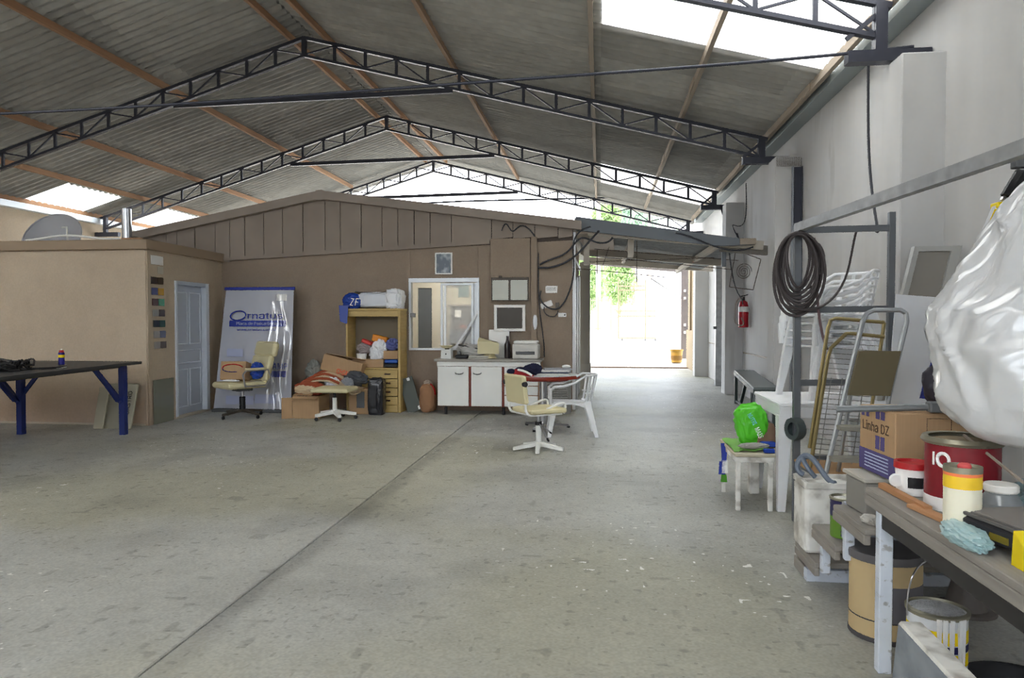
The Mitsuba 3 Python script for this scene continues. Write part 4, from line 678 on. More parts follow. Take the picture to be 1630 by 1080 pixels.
part(t, 'post', box(2.72, 2.95, 24.85, 25.0, 0.1, 3.2), RF); part(t, 'lintel', bar((-.5, 24.9, 3.48), (2.9, 24.9, 3.16), .12, .12), RF); part(t, 'post', box(-.62, -.42, 24.85, 25.0, .1, 3.5), RF)
for z in (2.2, 2.45, 1.05, 1.3): part(t, 'hinge', cyl(2.83, 24.82, z, z + .08, .035, n=10), WPRINT)
t = thing('bucket', 'yellow plastic bucket by the doorpost to the yard', 'bucket'); part(t, 'body', cyl(2.50, 24.2, .12, .50, .17, .20), mat('bucketyel', (150, 116, 46), .5)); part(t, 'rim', lathe([(.195, .50), (.225, .50), (.225, .54), (.195, .54)], 28, 2.5, 24.2, 0), mat('bucketyel')); part(t, 'label', lathe([(.186, .2), (.194, .34)], 28, 2.5, 24.2, 0), mat('bucketlabel', (110, 80, 30), .6))
solo('door_sill', box(-.4, 2.9, 22.9, 23.1, 0, .03), mat('sill', (120, 100, 86), .8), 'brown sill strip across the passage floor at the yard', 'sill')
for x0, x1, h in ((2.78, 2.9, 3.1), ): pass
t = thing('wall_strip', 'tall beige panel strips on the passage wall near the yard', 'panel'); 
for i in range(3): part(t, 'strip', box(2.70, 2.845, 20.6 + .9 * i, 21.0 + .9 * i, 1.2, 3.3), mat('beigewall'))

# ------------------------------------------------------------------ yard: gate, fence, pole, trees
YM = mat('yardmetal', (128, 122, 98), .5)
t = thing('yard_gate', 'tall barred sliding gate standing in the yard on small wheels', 'gate')
zg = .70; gy = 28.0; gx0, gx1 = .70, 1.72
for x in (gx0, gx1): part(t, 'upright', bar((x, gy, zg + .1), (x, gy, zg + 2.35), .05, .05), YM)
for z in (.12, .95, 1.15, 1.95, 2.1): part(t, 'rail', bar((gx0, gy, zg + z), (gx1 + (.4 if z in (.12, .95, 1.15) else 0), gy, zg + z), .045, .05), YM)
for i in range(1, 12): part(t, 'bar', bar((gx0 + (gx1 - gx0) * i / 12, gy, zg + .12), (gx0 + (gx1 - gx0) * i / 12, gy, zg + 2.3), .022, .022), YM)
for x in (gx0 + .15, gx1, gx1 + .38): part(t, 'wheel', at(cyl(0, 0, -.02, .02, .05, n=14), x, gy, zg + .05, rx=90), GREYD)
t = thing('yard_fence', 'barred fence at the far left of the yard', 'fence')
for x in (-1.4, -.9, -.1, .6): part(t, 'post', box(x - .04, x + .04, 40, 40.1, .9, 2.8), YM)
for z in (1.05, 1.9, 2.6): part(t, 'rail', bar((-1.4, 40.05, z), (.6, 40.05, z), .05, .05), YM)
for i in range(1, 20): part(t, 'bar', bar((-1.4 + .1 * i, 40.05, 1.0), (-1.4 + .1 * i, 40.05, 2.7), .025, .025), mat('fencebar', (120, 118, 108), .6))
solo('utility_pole', cyl(-.1, 43, .9, 9, .16, .12), mat('poleconc', (160, 156, 150), .8), 'pale concrete pole rising behind the far fence', 'pole')
def leaves(cx, cy, cz_, rx_, ry_, rz__, n, s, seed):
    g = np.random.default_rng(seed); d = g.normal(size=(n, 3)); d /= np.linalg.norm(d, axis=1, keepdims=True); r = (.55 + .45 * g.random(n))[:, None]
    lump = 1 + .35 * (meshkit.noise(d * 3 + seed, seed) - .5)[:, None] * 2
    c = d * r * lump * np.array([rx_, ry_, rz__]) + np.array([cx, cy, cz_])
    a = g.normal(size=(n, 3)); a /= np.linalg.norm(a, axis=1, keepdims=True); b = np.cross(a, g.normal(size=(n, 3))); b /= np.linalg.norm(b, axis=1, keepdims=True)
    V = np.stack([c + a * s, c + b * s * .5, c - a * s, c - b * s * .5], 1).reshape(-1, 3); i = np.arange(n)[:, None] * 4
    return trimesh.Trimesh(V, np.vstack([i + [0, 1, 2], i + [0, 2, 3]]), process=False)
for i, (x, y, z, r, h, l, mt) in enumerate(((-.9, 47, 4.2, 1.3, 2.6, 'light green tree above the far fence beside the pole', 'mat_leaf'), (-.65, 50, 3.2, .8, .8, 'bluish green bush behind the far fence', 'mat_leafblue'), (1.4, 53, 4.6, 1.2, 2.2, 'pale leafy tree behind the barred gate', 'mat_leaf'), (3.2, 64, 10.4, 2.0, 2.0, 'tall treetop showing above the passage canopy', 'mat_leafblue'), (.5, 58, 9.4, 1.2, 1.5, 'thin treetop left of the tall treetop', 'mat_leaf'))):
    t = thing('tree', l, 'tree'); part(t, 'trunk', cyl(x, y, .9, z, .06, .04, 10), mat('bark', (176, 168, 156), .9)); part(t, 'crown', leaves(x, y, z, r, r, h, 2600, .16, i), mt, smooth=False, kind='stuff')
t = thing('palm_tree', 'palm crown against the white sky above the canopy', 'palm'); part(t, 'trunk', cyl(4.0, 60, 1, 11, .18, .14, 10), mat('bark'))
for i in range(14):
    a = i * 2.4; L = 1.9; e = .9 - .12 * (i % 7)
    pts = np.array([(4 + L * s * math.cos(a), 60 + L * s * math.sin(a), 11 + e * L * s - 1.3 * s * s * L) for s in np.linspace(0, 1, 7)]); w = .22 * np.sin(np.linspace(.25, 2.9, 7)); sd = np.array([-math.sin(a), math.cos(a), 0])
    part(t, 'frond', (np.vstack([pts + sd * w[:, None], pts - sd * w[:, None] + [0, 0, .02]]), np.array([(k, k + 1, k + 8, k + 7) for k in range(6)])), 'mat_leafblue', smooth=False)

# ------------------------------------------------------------------ right wall: extinguisher, bench, channel, cables
t = thing('fire_extinguisher', 'red fire extinguisher hung on the pilaster beyond the bench', 'fire extinguisher')
ex, ey = 2.60, 13.9; ex, ey = 2.74, 14.35
part(t, 'cylinder', lathe([(0, 1.36), (.085, 1.36), (.095, 1.38), (.095, 1.76), (.07, 1.85), (.03, 1.88), (0, 1.88)], 28, ex, ey, 0), mat('extred', (168, 30, 40), .3)); part(t, 'valve', cyl(ex, ey, 1.88, 1.95, .025), BLACK); part(t, 'handle', bar((ex - .08, ey, 1.95), (ex + .08, ey, 1.99), .03, .02), BLACK); part(t, 'label', lathe([(.0965, 1.66), (.0965, 1.76)], 28, ex, ey, 0), WPRINT)
part(t, 'hose', tube([(ex - .02, ey - .03, 1.93), (ex - .12, ey - .05, 1.88), (ex - .16, ey - .05, 1.65), (ex - .13, ey - .08, 1.42), (ex - .07, ey - .1, 1.40), (ex - .06, ey - .1, 1.55)], .014, 6, 30), mat('hosegrey', (150, 140, 132), .5)); part(t, 'bracket', box(ex - .02, 2.845, ey - .02, ey + .02, 1.7, 1.73), GREYD)
t = thing('long_bench', 'long dark green bench along the right wall', 'bench')
part(t, 'seat', hull([(x, y, z) for z in (.57, .605) for x, y in ((2.04, 9.95), (2.36, 9.95), (2.41, 13.4), (2.74, 13.4))]), mat('benchtop', (100, 108, 108), .3)); part(t, 'edge', hull([(x, y, z) for z in (.52, .57) for x, y in ((2.03, 9.93), (2.37, 9.93), (2.40, 13.42), (2.75, 13.42))]), mat('benchgreen', (48, 60, 58), .4))
for x, y in ((2.08, 10.0), (2.32, 10.0), (2.43, 13.35), (2.71, 13.35)): part(t, 'leg', bar((x, y, 0), (x, y, .53), .05, .05), mat('benchgreen'))
part(t, 'stretcher', bar((2.43, 13.3, .05), (2.43, 12.3, .05), .03, .03), mat('benchgreen')); part(t, 'brace', bar((2.43, 12.4, .52), (2.47, 13.1, .03), .05, .04), mat('benchgreen')); part(t, 'brace', bar((2.49, 12.3, .52), (2.47, 11.9, .03), .05, .04), mat('benchgreen'))
t = thing('steel_channel', 'dark blue steel channel standing upright against the second pilaster', 'channel')
part(t, 'web', box(2.71, 2.83, 10.74, 10.75, 0, 3.68, .002), STEEL); part(t, 'flange', box(2.70, 2.72, 10.69, 10.75, 0, 3.68, .002), mat('flange', (150, 154, 162), .3, .6)); part(t, 'flange', box(2.82, 2.84, 10.69, 10.75, 0, 3.68, .002), STEEL)  # left flange paler: the edge highlight is put into its colour

# ------------------------------------------------------------------ tube rack, chairs, drying rack, step ladder
RK = mat('racktube', fn=f_galv, rough=.45, metal=.35); RKD = mat('rackdark', (100, 104, 108), .45, .4)
t = thing('tube_rack', 'open rack of grey square tubes along the right wall', 'rack')
part(t, 'post', bar((1.455, 5.57, 0), (1.445, 5.57, 2.2), .048, .048), RKD); part(t, 'post', box(2.09, 2.135, 5.57, 5.615, 0, 2.29), RKD)
part(t, 'post', box(1.59, 1.64, 2.70, 2.75, .765, 2.16), RKD); part(t, 'top_bar', bar((1.44, 5.55, 2.18), (1.62, 2.3, 2.14), .05, .06), RK)
for z in (2.165, 1.575, 1.035, .47): part(t, 'cross_bar', bar((1.46, 5.575, z), (2.1, 5.595, z + .01), .035, .045), RKD)
part(t, 'side_bar', bar((1.46, 5.5, .44), (1.62, 4.42, .44), .04, .04), RKD); part(t, 'board', box(1.42, 2.25, 4.42, 5.5, .46, .48), mat('brownboard', (150, 118, 84), .7)); part(t, 'post', box(1.62, 1.66, 4.44, 4.48, 0, .46), RKD); part(t, 'post', box(2.15, 2.2, 4.44, 4.48, 0, .46), RKD)
cx, cy, czz = 1.43, 5.50, 1.88; cb = []
for i in range(9):
    g = np.random.default_rng(i); rx1, rz1 = .07 + .009 * i, .19 + .014 * i
    cb.append(tube([(cx + rx1 * (1.25 * math.cos(a)) + .03 * math.sin(2 * a + i) * .3, cy - .02 + .035 * math.cos(a + i), czz + .10 - .012 * i + rz1 * math.sin(a) - .05) for a in np.linspace(0, 2 * np.pi, 40)], .011, 6))
t = thing('cable_coil', 'thick coil of black cable hung over the rack corner', 'cable coil'); part(t, 'coils', cat(cb), mat('coil', (66, 60, 60), .5), kind='stuff')
part(t, 'loop', tube([(1.31, 5.48, 1.72), (1.33, 5.48, 1.62), (1.42, 5.47, 1.58), (1.60, 5.5, 1.60), (1.76, 5.55, 1.76), (1.84, 5.6, 2.0), (1.88, 5.62, 2.17)], .009, 6, 40), mat('coil'))
part(t, 'loop', tube([(1.58, 5.52, 2.06), (1.62, 5.52, 1.9), (1.55, 5.52, 1.76), (1.47, 5.5, 1.72)], .008, 6, 30), mat('coil')); part(t, 'tail', tube([(1.55, 5.52, 2.1), (1.57, 5.53, 1.8), (1.59, 5.5, 1.5), (1.585, 5.3, 1.3)], .010, 6, 24), mat('hosebrown', (98, 78, 80), .5))
cable('dark purple cable dropping from the gutter down to the rack', [(2.58, 7.45, 4.06), (2.60, 7.5, 3.6), (2.55, 7.3, 3.0), (2.45, 6.9, 2.55), (2.05, 5.75, 2.2)], .013)
solo('tape_roll', at(lathe([(.05, -.03), (.085, -.035), (.09, 0), (.085, .035), (.05, .03)], 24).apply_transform(trimesh.transformations.rotation_matrix(math.pi / 2, [0, 1, 0])), 1.43, 5.515, .70, rz=25, s=.95), mat('rolldark', (62, 72, 72), .5), 'dark green roll hooked on the rack post', 'roll')
# plastic table with stacked chairs
t = thing('plastic_table', 'white moulded plastic table behind the rack post', 'table')
px0, px1, py0, py1, ph = 1.38, 2.28, 5.80, 6.72, .86
part(t, 'tabletop', rbox(px0, px1, py0, py1, ph - .035, ph, .014), PLASTIC); part(t, 'skirt', cat([box(px0 + .01, px1 - .01, py0 + .01, py0 + .03, ph - .12, ph - .03), box(px0 + .01, px1 - .01, py1 - .03, py1 - .01, ph - .12, ph - .03), box(px0 + .01, px0 + .03, py0 + .03, py1 - .03, ph - .12, ph - .03), box(px1 - .03, px1 - .01, py0 + .03, py1 - .03, ph - .12, ph - .03)]), PLASTIC)
for x, y in ((px0, py0), (px1 - .11, py0), (px0, py1 - .11), (px1 - .11, py1 - .11)):
    sx = 1 if x > px0 else -1; part(t, 'leg', hull([(x + .055 + dx * w + sx * o, y + .055 + dy * w, z) for z, w, o in ((ph - .1, .055, 0), (ph - .3, .045, 0), (0, .028, .02)) for dx in (-1, 1) for dy in (-1, 1)]), PLASTIC)
for i in range(5):
    plastic_chair(['lowest chair of the white stack on the plastic table', 'second chair from the bottom of the white stack', 'middle chair of the white stack on the plastic table', 'second chair from the top of the white stack', 'topmost chair of the white stack on the plastic table'][i], 1.86 + .012 * i, 6.28, ph + .003 + .062 * i, 196, 'white plastic chairs stacked on the table')
# drying rack
t = thing('drying_rack', 'folded gold tube drying rack with steel wires leaning in the tube rack', 'drying rack')
def gp(s, w):   # point on the leaning rack plane: s 0..1 upward, w 0..1 to the right
    b = np.array([1.435, 5.22, .485]) + w * np.array([.36, -.02, -.01]); return b + s * np.array([.155, .06, 1.03])
f1 = [gp(.12, 0), gp(.93, 0), gp(.985, .03), gp(1.0, .12), gp(.98, 1.0)]; f2 = [gp(0, .03) - [0, .04, 0], gp(.74, .05) - [0, .04, 0], gp(.80, .08) - [0, .04, 0], gp(.90, .32) - [0, .04, 0], gp(.90, .42) - [0, .04, 0], gp(.885, 1.0) - [0, .04, 0]]
part(t, 'frame', tube(f1, .013, 8), GOLD); part(t, 'frame', tube(f2, .013, 8), GOLD); part(t, 'frame', tube([gp(0, 1.0), gp(.98, 1.0)], .012, 8), GOLD)
for i in range(26): part(t, 'wire', tube([gp(.05 + .034 * i, .03), gp(.04 + .034 * i, .99)], .0036, 4), mat('wiredark', (128, 128, 124), .4, .6))
for w in (.2, .4, .6, .8): part(t, 'cross_wire', tube([gp(.03, w), gp(.6, w)], .0034, 4), mat('wiredark'))
# step ladder
t = thing('step_ladder', 'aluminium folding step ladder with a brown top platform', 'step ladder')
def lp_(s, w, d=0): return np.array([1.42, 4.78, .485]) + w * np.array([.26, -.02, 0]) + s * np.array([.27, .10, 1.08]) + d * np.array([0, 1, 0])
part(t, 'rail', tube([lp_(0, 0), lp_(.93, 0), lp_(.98, .06), lp_(1.0, .2), lp_(1.0, .8), lp_(.98, .94), lp_(.93, 1), lp_(0, 1)], .016, 8), ALU)
for w in (.05, .95): part(t, 'rear_leg', tube([lp_(0, w) + [.16, .28, 0], lp_(.75, w)], .013, 8), ALU)
PLT = mat('platform', (96, 88, 66), .8)
a, b, c, d_ = lp_(.50, .03), lp_(.50, .97), lp_(.76, .03), lp_(.76, .97); n_ = np.array([0, -.02, 0.0]); part(t, 'platform', hull([p + q * n_ for p in (a, b, c, d_) for q in (1, 2.2)]), PLT)
for s in (.30, .12): part(t, 'step', hull([lp_(s, w) + [0, dy, dz] for w in (-.02, 1.02) for dy in (-.10, .02) for dz in (0, .025)]), mat('steptread', (134, 132, 122), .6)); 
part(t, 'hinge', tube([lp_(.62, 1.0), lp_(.66, 1.0) + [.0, .15, -.08]], .012, 6), GREYD)
for w in (0, 1): part(t, 'rubber_foot', tube([lp_(-.003, w), lp_(.03, w)], .02, 8), BLACK)

# ------------------------------------------------------------------ panels leaning behind, wrapped bundle, clamp
t = thing('grey_screen', 'grey framed panel leaning against the front pilaster', 'panel')
m1 = lambda m: at(m, 0, 6.10, 0, rx=-2)
AF = mat('filterframe', (168, 168, 164), .4, .3)
L0, L1 = (2.26, 2.48), (2.62, 2.82)
def par(x, z): return x + .22 * (z - 1.0)
def quad(xa, xb, za, zb, y0, y1): return wallprism([(par(xa, za), za), (par(xb, za), za), (par(xb, zb), zb), (par(xa, zb), zb)], y0, y1)
part(t, 'frame', cat([quad(2.21, 2.25, 0.02, 2.08, 6.02, 6.08), quad(2.49, 2.53, 0.02, 2.08, 6.02, 6.08), quad(2.25, 2.49, 2.04, 2.08, 6.02, 6.08), quad(2.25, 2.49, .02, .06, 6.02, 6.08)]), AF); part(t, 'screen', quad(2.25, 2.49, .06, 2.04, 6.045, 6.06), mat('screen', (134, 130, 122), .7))
part(t, 'frame_side', quad(2.53, 2.56, 0.02, 2.08, 6.02, 6.14), AF)
t = thing('white_board', 'white board with dark blue stripes leaning behind the step ladder', 'board')
part(t, 'board', wallprism([(1.93, .0), (2.6, .0), (2.66, 1.63), (2.04, 1.68)], 5.30, 5.315), mat('boardwhite', (206, 208, 212), .4))
for q in (((2.36, 1.36), (2.62, 1.36), (2.64, 1.46), (2.39, 1.46)), ((2.25, 1.14), (2.60, 1.12), (2.60, 1.26), (2.29, 1.28)), ((2.20, .96), (2.6, .92), (2.6, 1.06), (2.23, 1.10)), ((2.0, .55), (2.2, .55), (2.2, .62), (2.0, .62))): part(t, 'stripe', wallprism(q, 5.293, 5.2995), mat('stripeblue', (44, 50, 130), .5))
t = thing('wrapped_bundle', 'huge glossy white plastic wrapped bundle hanging at the right edge', 'bundle')
def bag(u, v):
    a = -np.pi * .95 + u * np.pi * 1.9 - np.pi / 2; z = 1.065 + 1.0 * v
    prof = np.interp(v, [0, .02, .06, .15, .35, .48, .72, .95, 1], [.42, .53, .59, .63, .645, .63, .46, .31, .26])
    q = np.stack([a * 1.1 + 2.2 * v, a * .6 - 3.2 * v, a * 0], -1); n1 = meshkit.fbm(q * 1.3 + 4, 3, 9)
    ridge = 1 - np.abs(2 * meshkit.noise(np.stack([a * 3.2 + 2.5 * v + 2 * n1, v * 1.6 - a * .5, a * 0], -1), 4) - 1)
    ridge2 = 1 - np.abs(2 * meshkit.noise(np.stack([a * 7 - 5 * v + 3 * n1, v * 4, a * 0 + 3], -1), 7) - 1)
    r = prof + .06 * (n1 - .5) + .035 * (ridge ** 2 - .35) + .014 * (ridge2 ** 3 - .25)
    return 1.905 + r * np.cos(a), 2.86 + .10 * v + r * .72 * np.sin(a), z + .025 * np.sin(3 * a) * (1 - v)
part(t, 'wrap', grid(bag, 140, 90, .004), mat('wrapgloss', (192, 193, 194), .17, spec=.8), smooth=True)
part(t, 'contents', blob(1.92, 2.9, 1.54, .40, .27, .40, .05, 2, 3), WPRINT)
t = thing('long_spirit_level', 'long white and yellow straightedge standing behind the wrapped bundle', 'level')
part(t, 'body', bar((1.55, 3.25, 1.68), (1.66, 3.25, 1.97), .03, .06), mat('boardwhite')); part(t, 'end_cap', box(1.63, 1.74, 3.22, 3.28, 1.965, 1.99), YEL); part(t, 'edge', bar((1.535, 3.235, 1.72), (1.632, 3.235, 1.96), .012, .012), YEL)
t = thing('bar_clamp', 'black and steel bar clamp above the yellow capped straightedge', 'clamp')
part(t, 'bar', bar((1.67, 3.25, 1.995), (1.95, 3.25, 2.50), .02, .03), CHROME); part(t, 'handle', tube([(1.68, 3.24, 2.01), (1.735, 3.24, 2.11)], .03, 8), BLACK); part(t, 'jaw', box(1.70, 1.79, 3.22, 3.27, 2.13, 2.165), GREYD); part(t, 'lever', tube([(1.73, 3.22, 2.04), (1.77, 3.22, 2.12)], .02, 8), DARKRUB)

# ------------------------------------------------------------------ small white table with green bag
t = thing('side_table', 'low white painted wooden table in front of the plastic table', 'table')
DT = DIRTY
qx0, qx1, qy0, qy1, qh = 1.09, 1.72, 5.72, 6.48, .455
part(t, 'tabletop', hull([(x, y, z) for z in (qh - .02, qh) for x, y in ((1.06, 6.50), (1.62, 6.50), (1.72, 5.80), (1.10, 5.80))]) if False else box(1.05, 1.36, 5.80, 6.5, qh - .025, qh), mat('topwear', (180, 172, 150), .7)); part(t, 'apron', cat([box(1.06, 1.35, 5.81, 5.83, qh - .07, qh - .025), box(1.06, 1.08, 5.83, 6.47, qh - .07, qh - .025), box(1.06, 1.35, 6.46, 6.48, qh - .07, qh - .025)]), DT)
for x, y, w in ((1.085, 5.84, .018), (1.33, 5.84, .018), (1.075, 6.45, .017), (1.33, 6.45, .04)): part(t, 'leg', box(x - w, x + w, y - w, y + w, 0, qh - .03), DT)
t = thing('green_bag', 'bright green printed bag slumped on the low white table', 'bag')
part(t, 'body', at(blob(0, 0, 0, .13, .10, .19, .16, 3, 81, flat=.9, power=3), 1.25, 6.15, qh + .17, ry=-14), GREENB)
part(t, 'lining', at(hull([(-.03, -.09, -.10), (.10, -.08, -.12), (.20, 0, -.10), (.12, -.02, .08), (.02, -.03, .10), (.1, .08, -.1)]), 1.29, 6.12, qh + .12), mat('baginside', (130, 104, 84), .7))
part(t, 'lettering', at(text('NUTRI', .035, 0, 0, 0, width=.10, d=.006, tilt=-60), 1.185, 6.022, qh + .28, rx=0), mat('aquaprint', (120, 200, 210), .5)); part(t, 'lettering', at(text('MAIS', .04, 0, 0, 0, width=.09, d=.006, tilt=-65), 1.24, 6.01, qh + .17), WPRINT)
t = thing('folded_sack', 'flattened green and grey sack lying under the green bag', 'sack')
part(t, 'sheet', grid(lambda u, v: (1.06 + .28 * u, 5.86 + .6 * v, qh + .006 + .012 * np.sin(6 * u + 4 * v) ** 2 + .02 * u), 14, 14, .006), mat('sackgreen', (120, 170, 84), .5), smooth=True); part(t, 'fold', at(blob(0, 0, 0, .13, .05, .025, .2, 3, 83), 1.22, 5.92, qh + .045, rz=12), mat('sackgrey', (150, 146, 140), .6))
part(t, 'blue_edge', at(rbox(-.06, .06, -.04, .04, 0, .04, .015), 1.34, 5.98, qh + .03), mat('bagroyal')); part(t, 'blue_strip', box(1.28, 1.36, 5.82, 5.87, qh + .005, qh + .035), mat('bagroyal'))
t = thing('hanging_strap', 'twisted blue, white and green strip hanging off the low table corner', 'strip')
for i, (z0, z1, c, o) in enumerate(((.30, .455, INKB, 0), (.20, .31, WPRINT, .006), (.19, .30, INKB, -.018), (.125, .19, mat('stripgreen', (72, 140, 40), .5), 0))): part(t, 'segment', hull([(1.05 + o + s * w, 6.28 + q * .008, z) for s in (-1, 1) for q in (-1, 1) for z, w in ((z0, .026 if i else .018), (z1, .02 if i else .028))]), c)

# ------------------------------------------------------------------ stepped wooden stand in the right foreground
t = thing('stepped_stand', 'stepped blue grey wooden stand with board treads in the right foreground', 'stand')
SX = 1.17
for i, (y0, y1, z, n) in enumerate(((1.55, 3.36, .76, 3), (3.36, 3.80, .57, 2), (3.76, 4.16, .37, 2), (4.10, 4.5, .17, 2))):
    xe = 2.0; w = (xe - SX) / n
    for q in range(n): part(t, 'tread', box(SX + q * w + .003, SX + (q + 1) * w - .003, y0, y1, z - .03, z), GREYWOOD)
    part(t, 'front_rail', box(SX, SX + .03, y0, y1, z - .075, z - .03), GREYWOOD)
part(t, 'leg', box(SX + .005, SX + .06, 3.19, 3.24, 0, .73), BLUEPAINT); part(t, 'leg', box(SX + .005, SX + .05, 3.62, 3.66, .34, .54), BLUEPAINT); part(t, 'leg', box(SX + .005, SX + .05, 3.66, 3.70, .15, .54), BLUEPAINT) if False else None
part(t, 'leg', box(SX + .005, SX + .05, 3.98, 4.02, .15, .34), BLUEPAINT)
part(t, 'leg', box(SX + .03, SX + .07, 4.46, 4.50, 0, .15), BLUEPAINT); part(t, 'leg', box(1.14, 1.2, 1.95, 2.0, 0, .73), mat('blackleg', (38, 36, 38), .4)); part(t, 'under_rail', box(SX + .01, SX + .045, 1.55, 3.19, .62, .70), mat('blackleg'))
for i in range(4): part(t, 'back_plank', box(1.22, 2.3, 4.30 - (.06 if i > 1 else 0), 4.32, .075 + .10 * i, .165 + .10 * i), BLUEPAINT)
for i in range(3): part(t, 'riser_plank', box(1.23, 2.2, 3.83, 3.85, .385 + .10 * i if i < 2 else .58, .475 + .10 * i if i < 2 else .66), BLUEPAINT) if i < 2 else None
part(t, 'bottom_rail', box(1.18, 2.3, 4.28, 4.34, 0, .07), BLUEPAINT); part(t, 'bottom_rail', box(1.18, 1.24, 4.34, 4.55, 0, .07), GREYWOOD)
part(t, 'bolt', cyl(1.155, 2.02, .60, .64, .015, n=10), mat('rust'))

zb = .762
t = thing('carton', 'brown and purple printed carton standing on the stepped stand', 'box')
bm = lambda m: at(m, 1.335, 3.46, 0, rz=5)
part(t, 'body', bm(box(0, .46, 0, .36, zb, zb + .315)), CARD); part(t, 'colour_band', bm(box(-.0015, .462, -.0015, .361, zb, zb + .105, .001)), PURPLE)
for y in (.05, .10): 
    for z0, z1 in ((.12, .185), (.265, .305)): part(t, 'stripe', bm(box(-.0015, .002, .36 - y - .04 - .12, .36 - y - .12, zb + z0, zb + z1, .0005)), PURPLE)
    part(t, 'stripe', bm(box(-.0015, .002, .36 - y, .36 - y + .03, zb + .265, zb + .305, .0005)), PURPLE)
part(t, 'lettering', bm(at(text('Linha', .045, 0, 0, 0, width=.165, d=.002), 0, .33, zb + .2, rz=-90)), mat('brownink')); part(t, 'lettering', bm(at(text('DZ', .045, 0, 0, 0, width=.08, d=.002), 0, .14, zb + .2, rz=-90)), mat('brownink')); part(t, 'label_outline', bm(cat([box(.14, .25, -.002, 0, zb + .17, zb + .172, .0005), box(.14, .25, -.002, 0, zb + .29, zb + .292, .0005), box(.14, .142, -.002, 0, zb + .17, zb + .292, .0005), box(.248, .25, -.002, 0, zb + .17, zb + .292, .0005)])), mat('brownink'))
for i in range(5): part(t, 'print_line', bm(box(-.003, .001, .06, .30, zb + .02 + .016 * i, zb + .026 + .016 * i, .0005)), DIMB)
t = thing('steel_pipe', 'grey steel pipe with a square end lying across the carton', 'pipe'); part(t, 'pipe', tube([(1.12, 3.60, 1.075), (1.50, 3.48, 1.105)], .016, 10), mat('pipegrey', (112, 116, 118), .4, .3)); part(t, 'coupling', box(1.48, 1.60, 3.45, 3.51, 1.082, 1.13, .006), mat('pipegrey'))
solo('sack', blob(1.70, 3.72, 1.19, .14, .10, .14, .12, 2.5, 91, flat=.75), mat('sackdark', (44, 42, 52), .6), 'dark rounded sack on the carton beside the wrapped bundle', 'sack')
# cans and buckets on the stand
t = thing('paint_pail', 'small white pail with red lid and black label on the stand', 'pail'); X0, Y0_ = 1.325, 3.24
part(t, 'body', cyl(X0, Y0_, zb, zb + .115, .064, .070), WPRINT); part(t, 'lid', lathe([(0, zb + .128), (.058, zb + .128), (.062, zb + .138), (.075, zb + .138), (.076, zb + .112), (.070, zb + .112)], 32, X0, Y0_, 0), RED); part(t, 'label', at(grid(lambda u, v: ((.0685 + .003 * v) * np.cos(-2.25 + .85 * u), (.0685 + .003 * v) * np.sin(-2.25 + .85 * u), .035 + .045 * v), 8, 2, .0015), X0, Y0_, zb), BLACK); part(t, 'handle', at(cyl(0, 0, -.008, .008, .028, n=16), X0 - .077, Y0_ - .02, zb + .06, rx=90), WPRINT)
t = thing('paint_can', 'large dark red paint can with white disc on the stand', 'can'); X0, Y0_ = 1.415, 3.02; 
def pk(t_, n_, m_, mm, **kw):
    m_ = m_.copy(); m_.apply_translation([-X0, -Y0_, -zb]); m_.apply_scale([KK, KK, KZ]); m_.apply_translation([X0, Y0_, zb]); return part(t_, n_, m_, mm, **kw)
KK, KZ = 1.16, 1.3
pk(t, 'body', cyl(X0, Y0_, zb, zb + .20, .112, n=40), mat('canred', (124, 28, 38), .35)); pk(t, 'rim', lathe([(.100, zb + .20), (.118, zb + .197), (.126, zb + .206), (.118, zb + .218), (.102, zb + .216)], 40, X0, Y0_, 0), mat('canrim', (150, 146, 128), .35, .6)); pk(t, 'lid', cyl(X0, Y0_, zb + .195, zb + .205, .10), mat('canlid', (128, 112, 84), .5)); pk(t, 'base_band', lathe([(.1135, zb + .0), (.1135, zb + .04)], 40, X0, Y0_, 0), WPRINT)
def wrapdisc(r, a0, z0, rad, m_, nm): pk(t, nm, at(grid(lambda u, v: (r * np.cos(a0 + rad * v * np.cos(2 * np.pi * u) / r), r * np.sin(a0 + rad * v * np.cos(2 * np.pi * u) / r), z0 + rad * v * np.sin(2 * np.pi * u)), 28, 4), X0, Y0_, zb), m_)
wrapdisc(.1136, -2.05, .07, .045, WPRINT, 'disc'); 
pk(t, 'lettering', at(tube([(.1145 * math.cos(-2.50 + .17 * math.cos(a)), .1145 * math.sin(-2.50 + .17 * math.cos(a)), .155 + .019 * math.sin(a)) for a in np.linspace(0, 6.3, 24)], .0055, 6), X0, Y0_, zb), WPRINT); pk(t, 'lettering', at(box(-.003, .003, -.003, .003, .135, .175, .001), X0 + .1145 * math.cos(-2.80), Y0_ + .1145 * math.sin(-2.80), zb), WPRINT)
for i, (z, w) in enumerate(((.115, .30), (.09, .42), (.083, .2))): pk(t, 'print_line', at(grid(lambda u, v: (.1137 * np.cos(-2.35 + w * u), .1137 * np.sin(-2.35 + w * u), z + (.012 if i == 1 else .004) * v), 10, 2), X0, Y0_, zb), WPRINT)
t = thing('solvent_can', 'yellow and white ribbed can with a red stopper on the stand', 'can'); X0, Y0_ = 1.235, 2.63; KK, KZ = 1.02, 1.55
pk(t, 'body', lathe([(0, zb)] + [(.056 + .0008 * (i % 2), zb + .145 * i / 40) for i in range(41)] + [(.054, zb + .147), (0, zb + .147)], 36, X0, Y0_, 0), mat('canwhite', (226, 222, 200), .35), smooth=True)
for a, b, c in ((.135, .143, mat('canorange', (236, 130, 80), .4)), (.108, .135, mat('canyellow', (236, 196, 50), .4)), (.0, .02, mat('canyellow'))): pk(t, 'colour_band', lathe([(.0575, zb + a), (.0575, zb + b)], 36, X0, Y0_, 0), c)
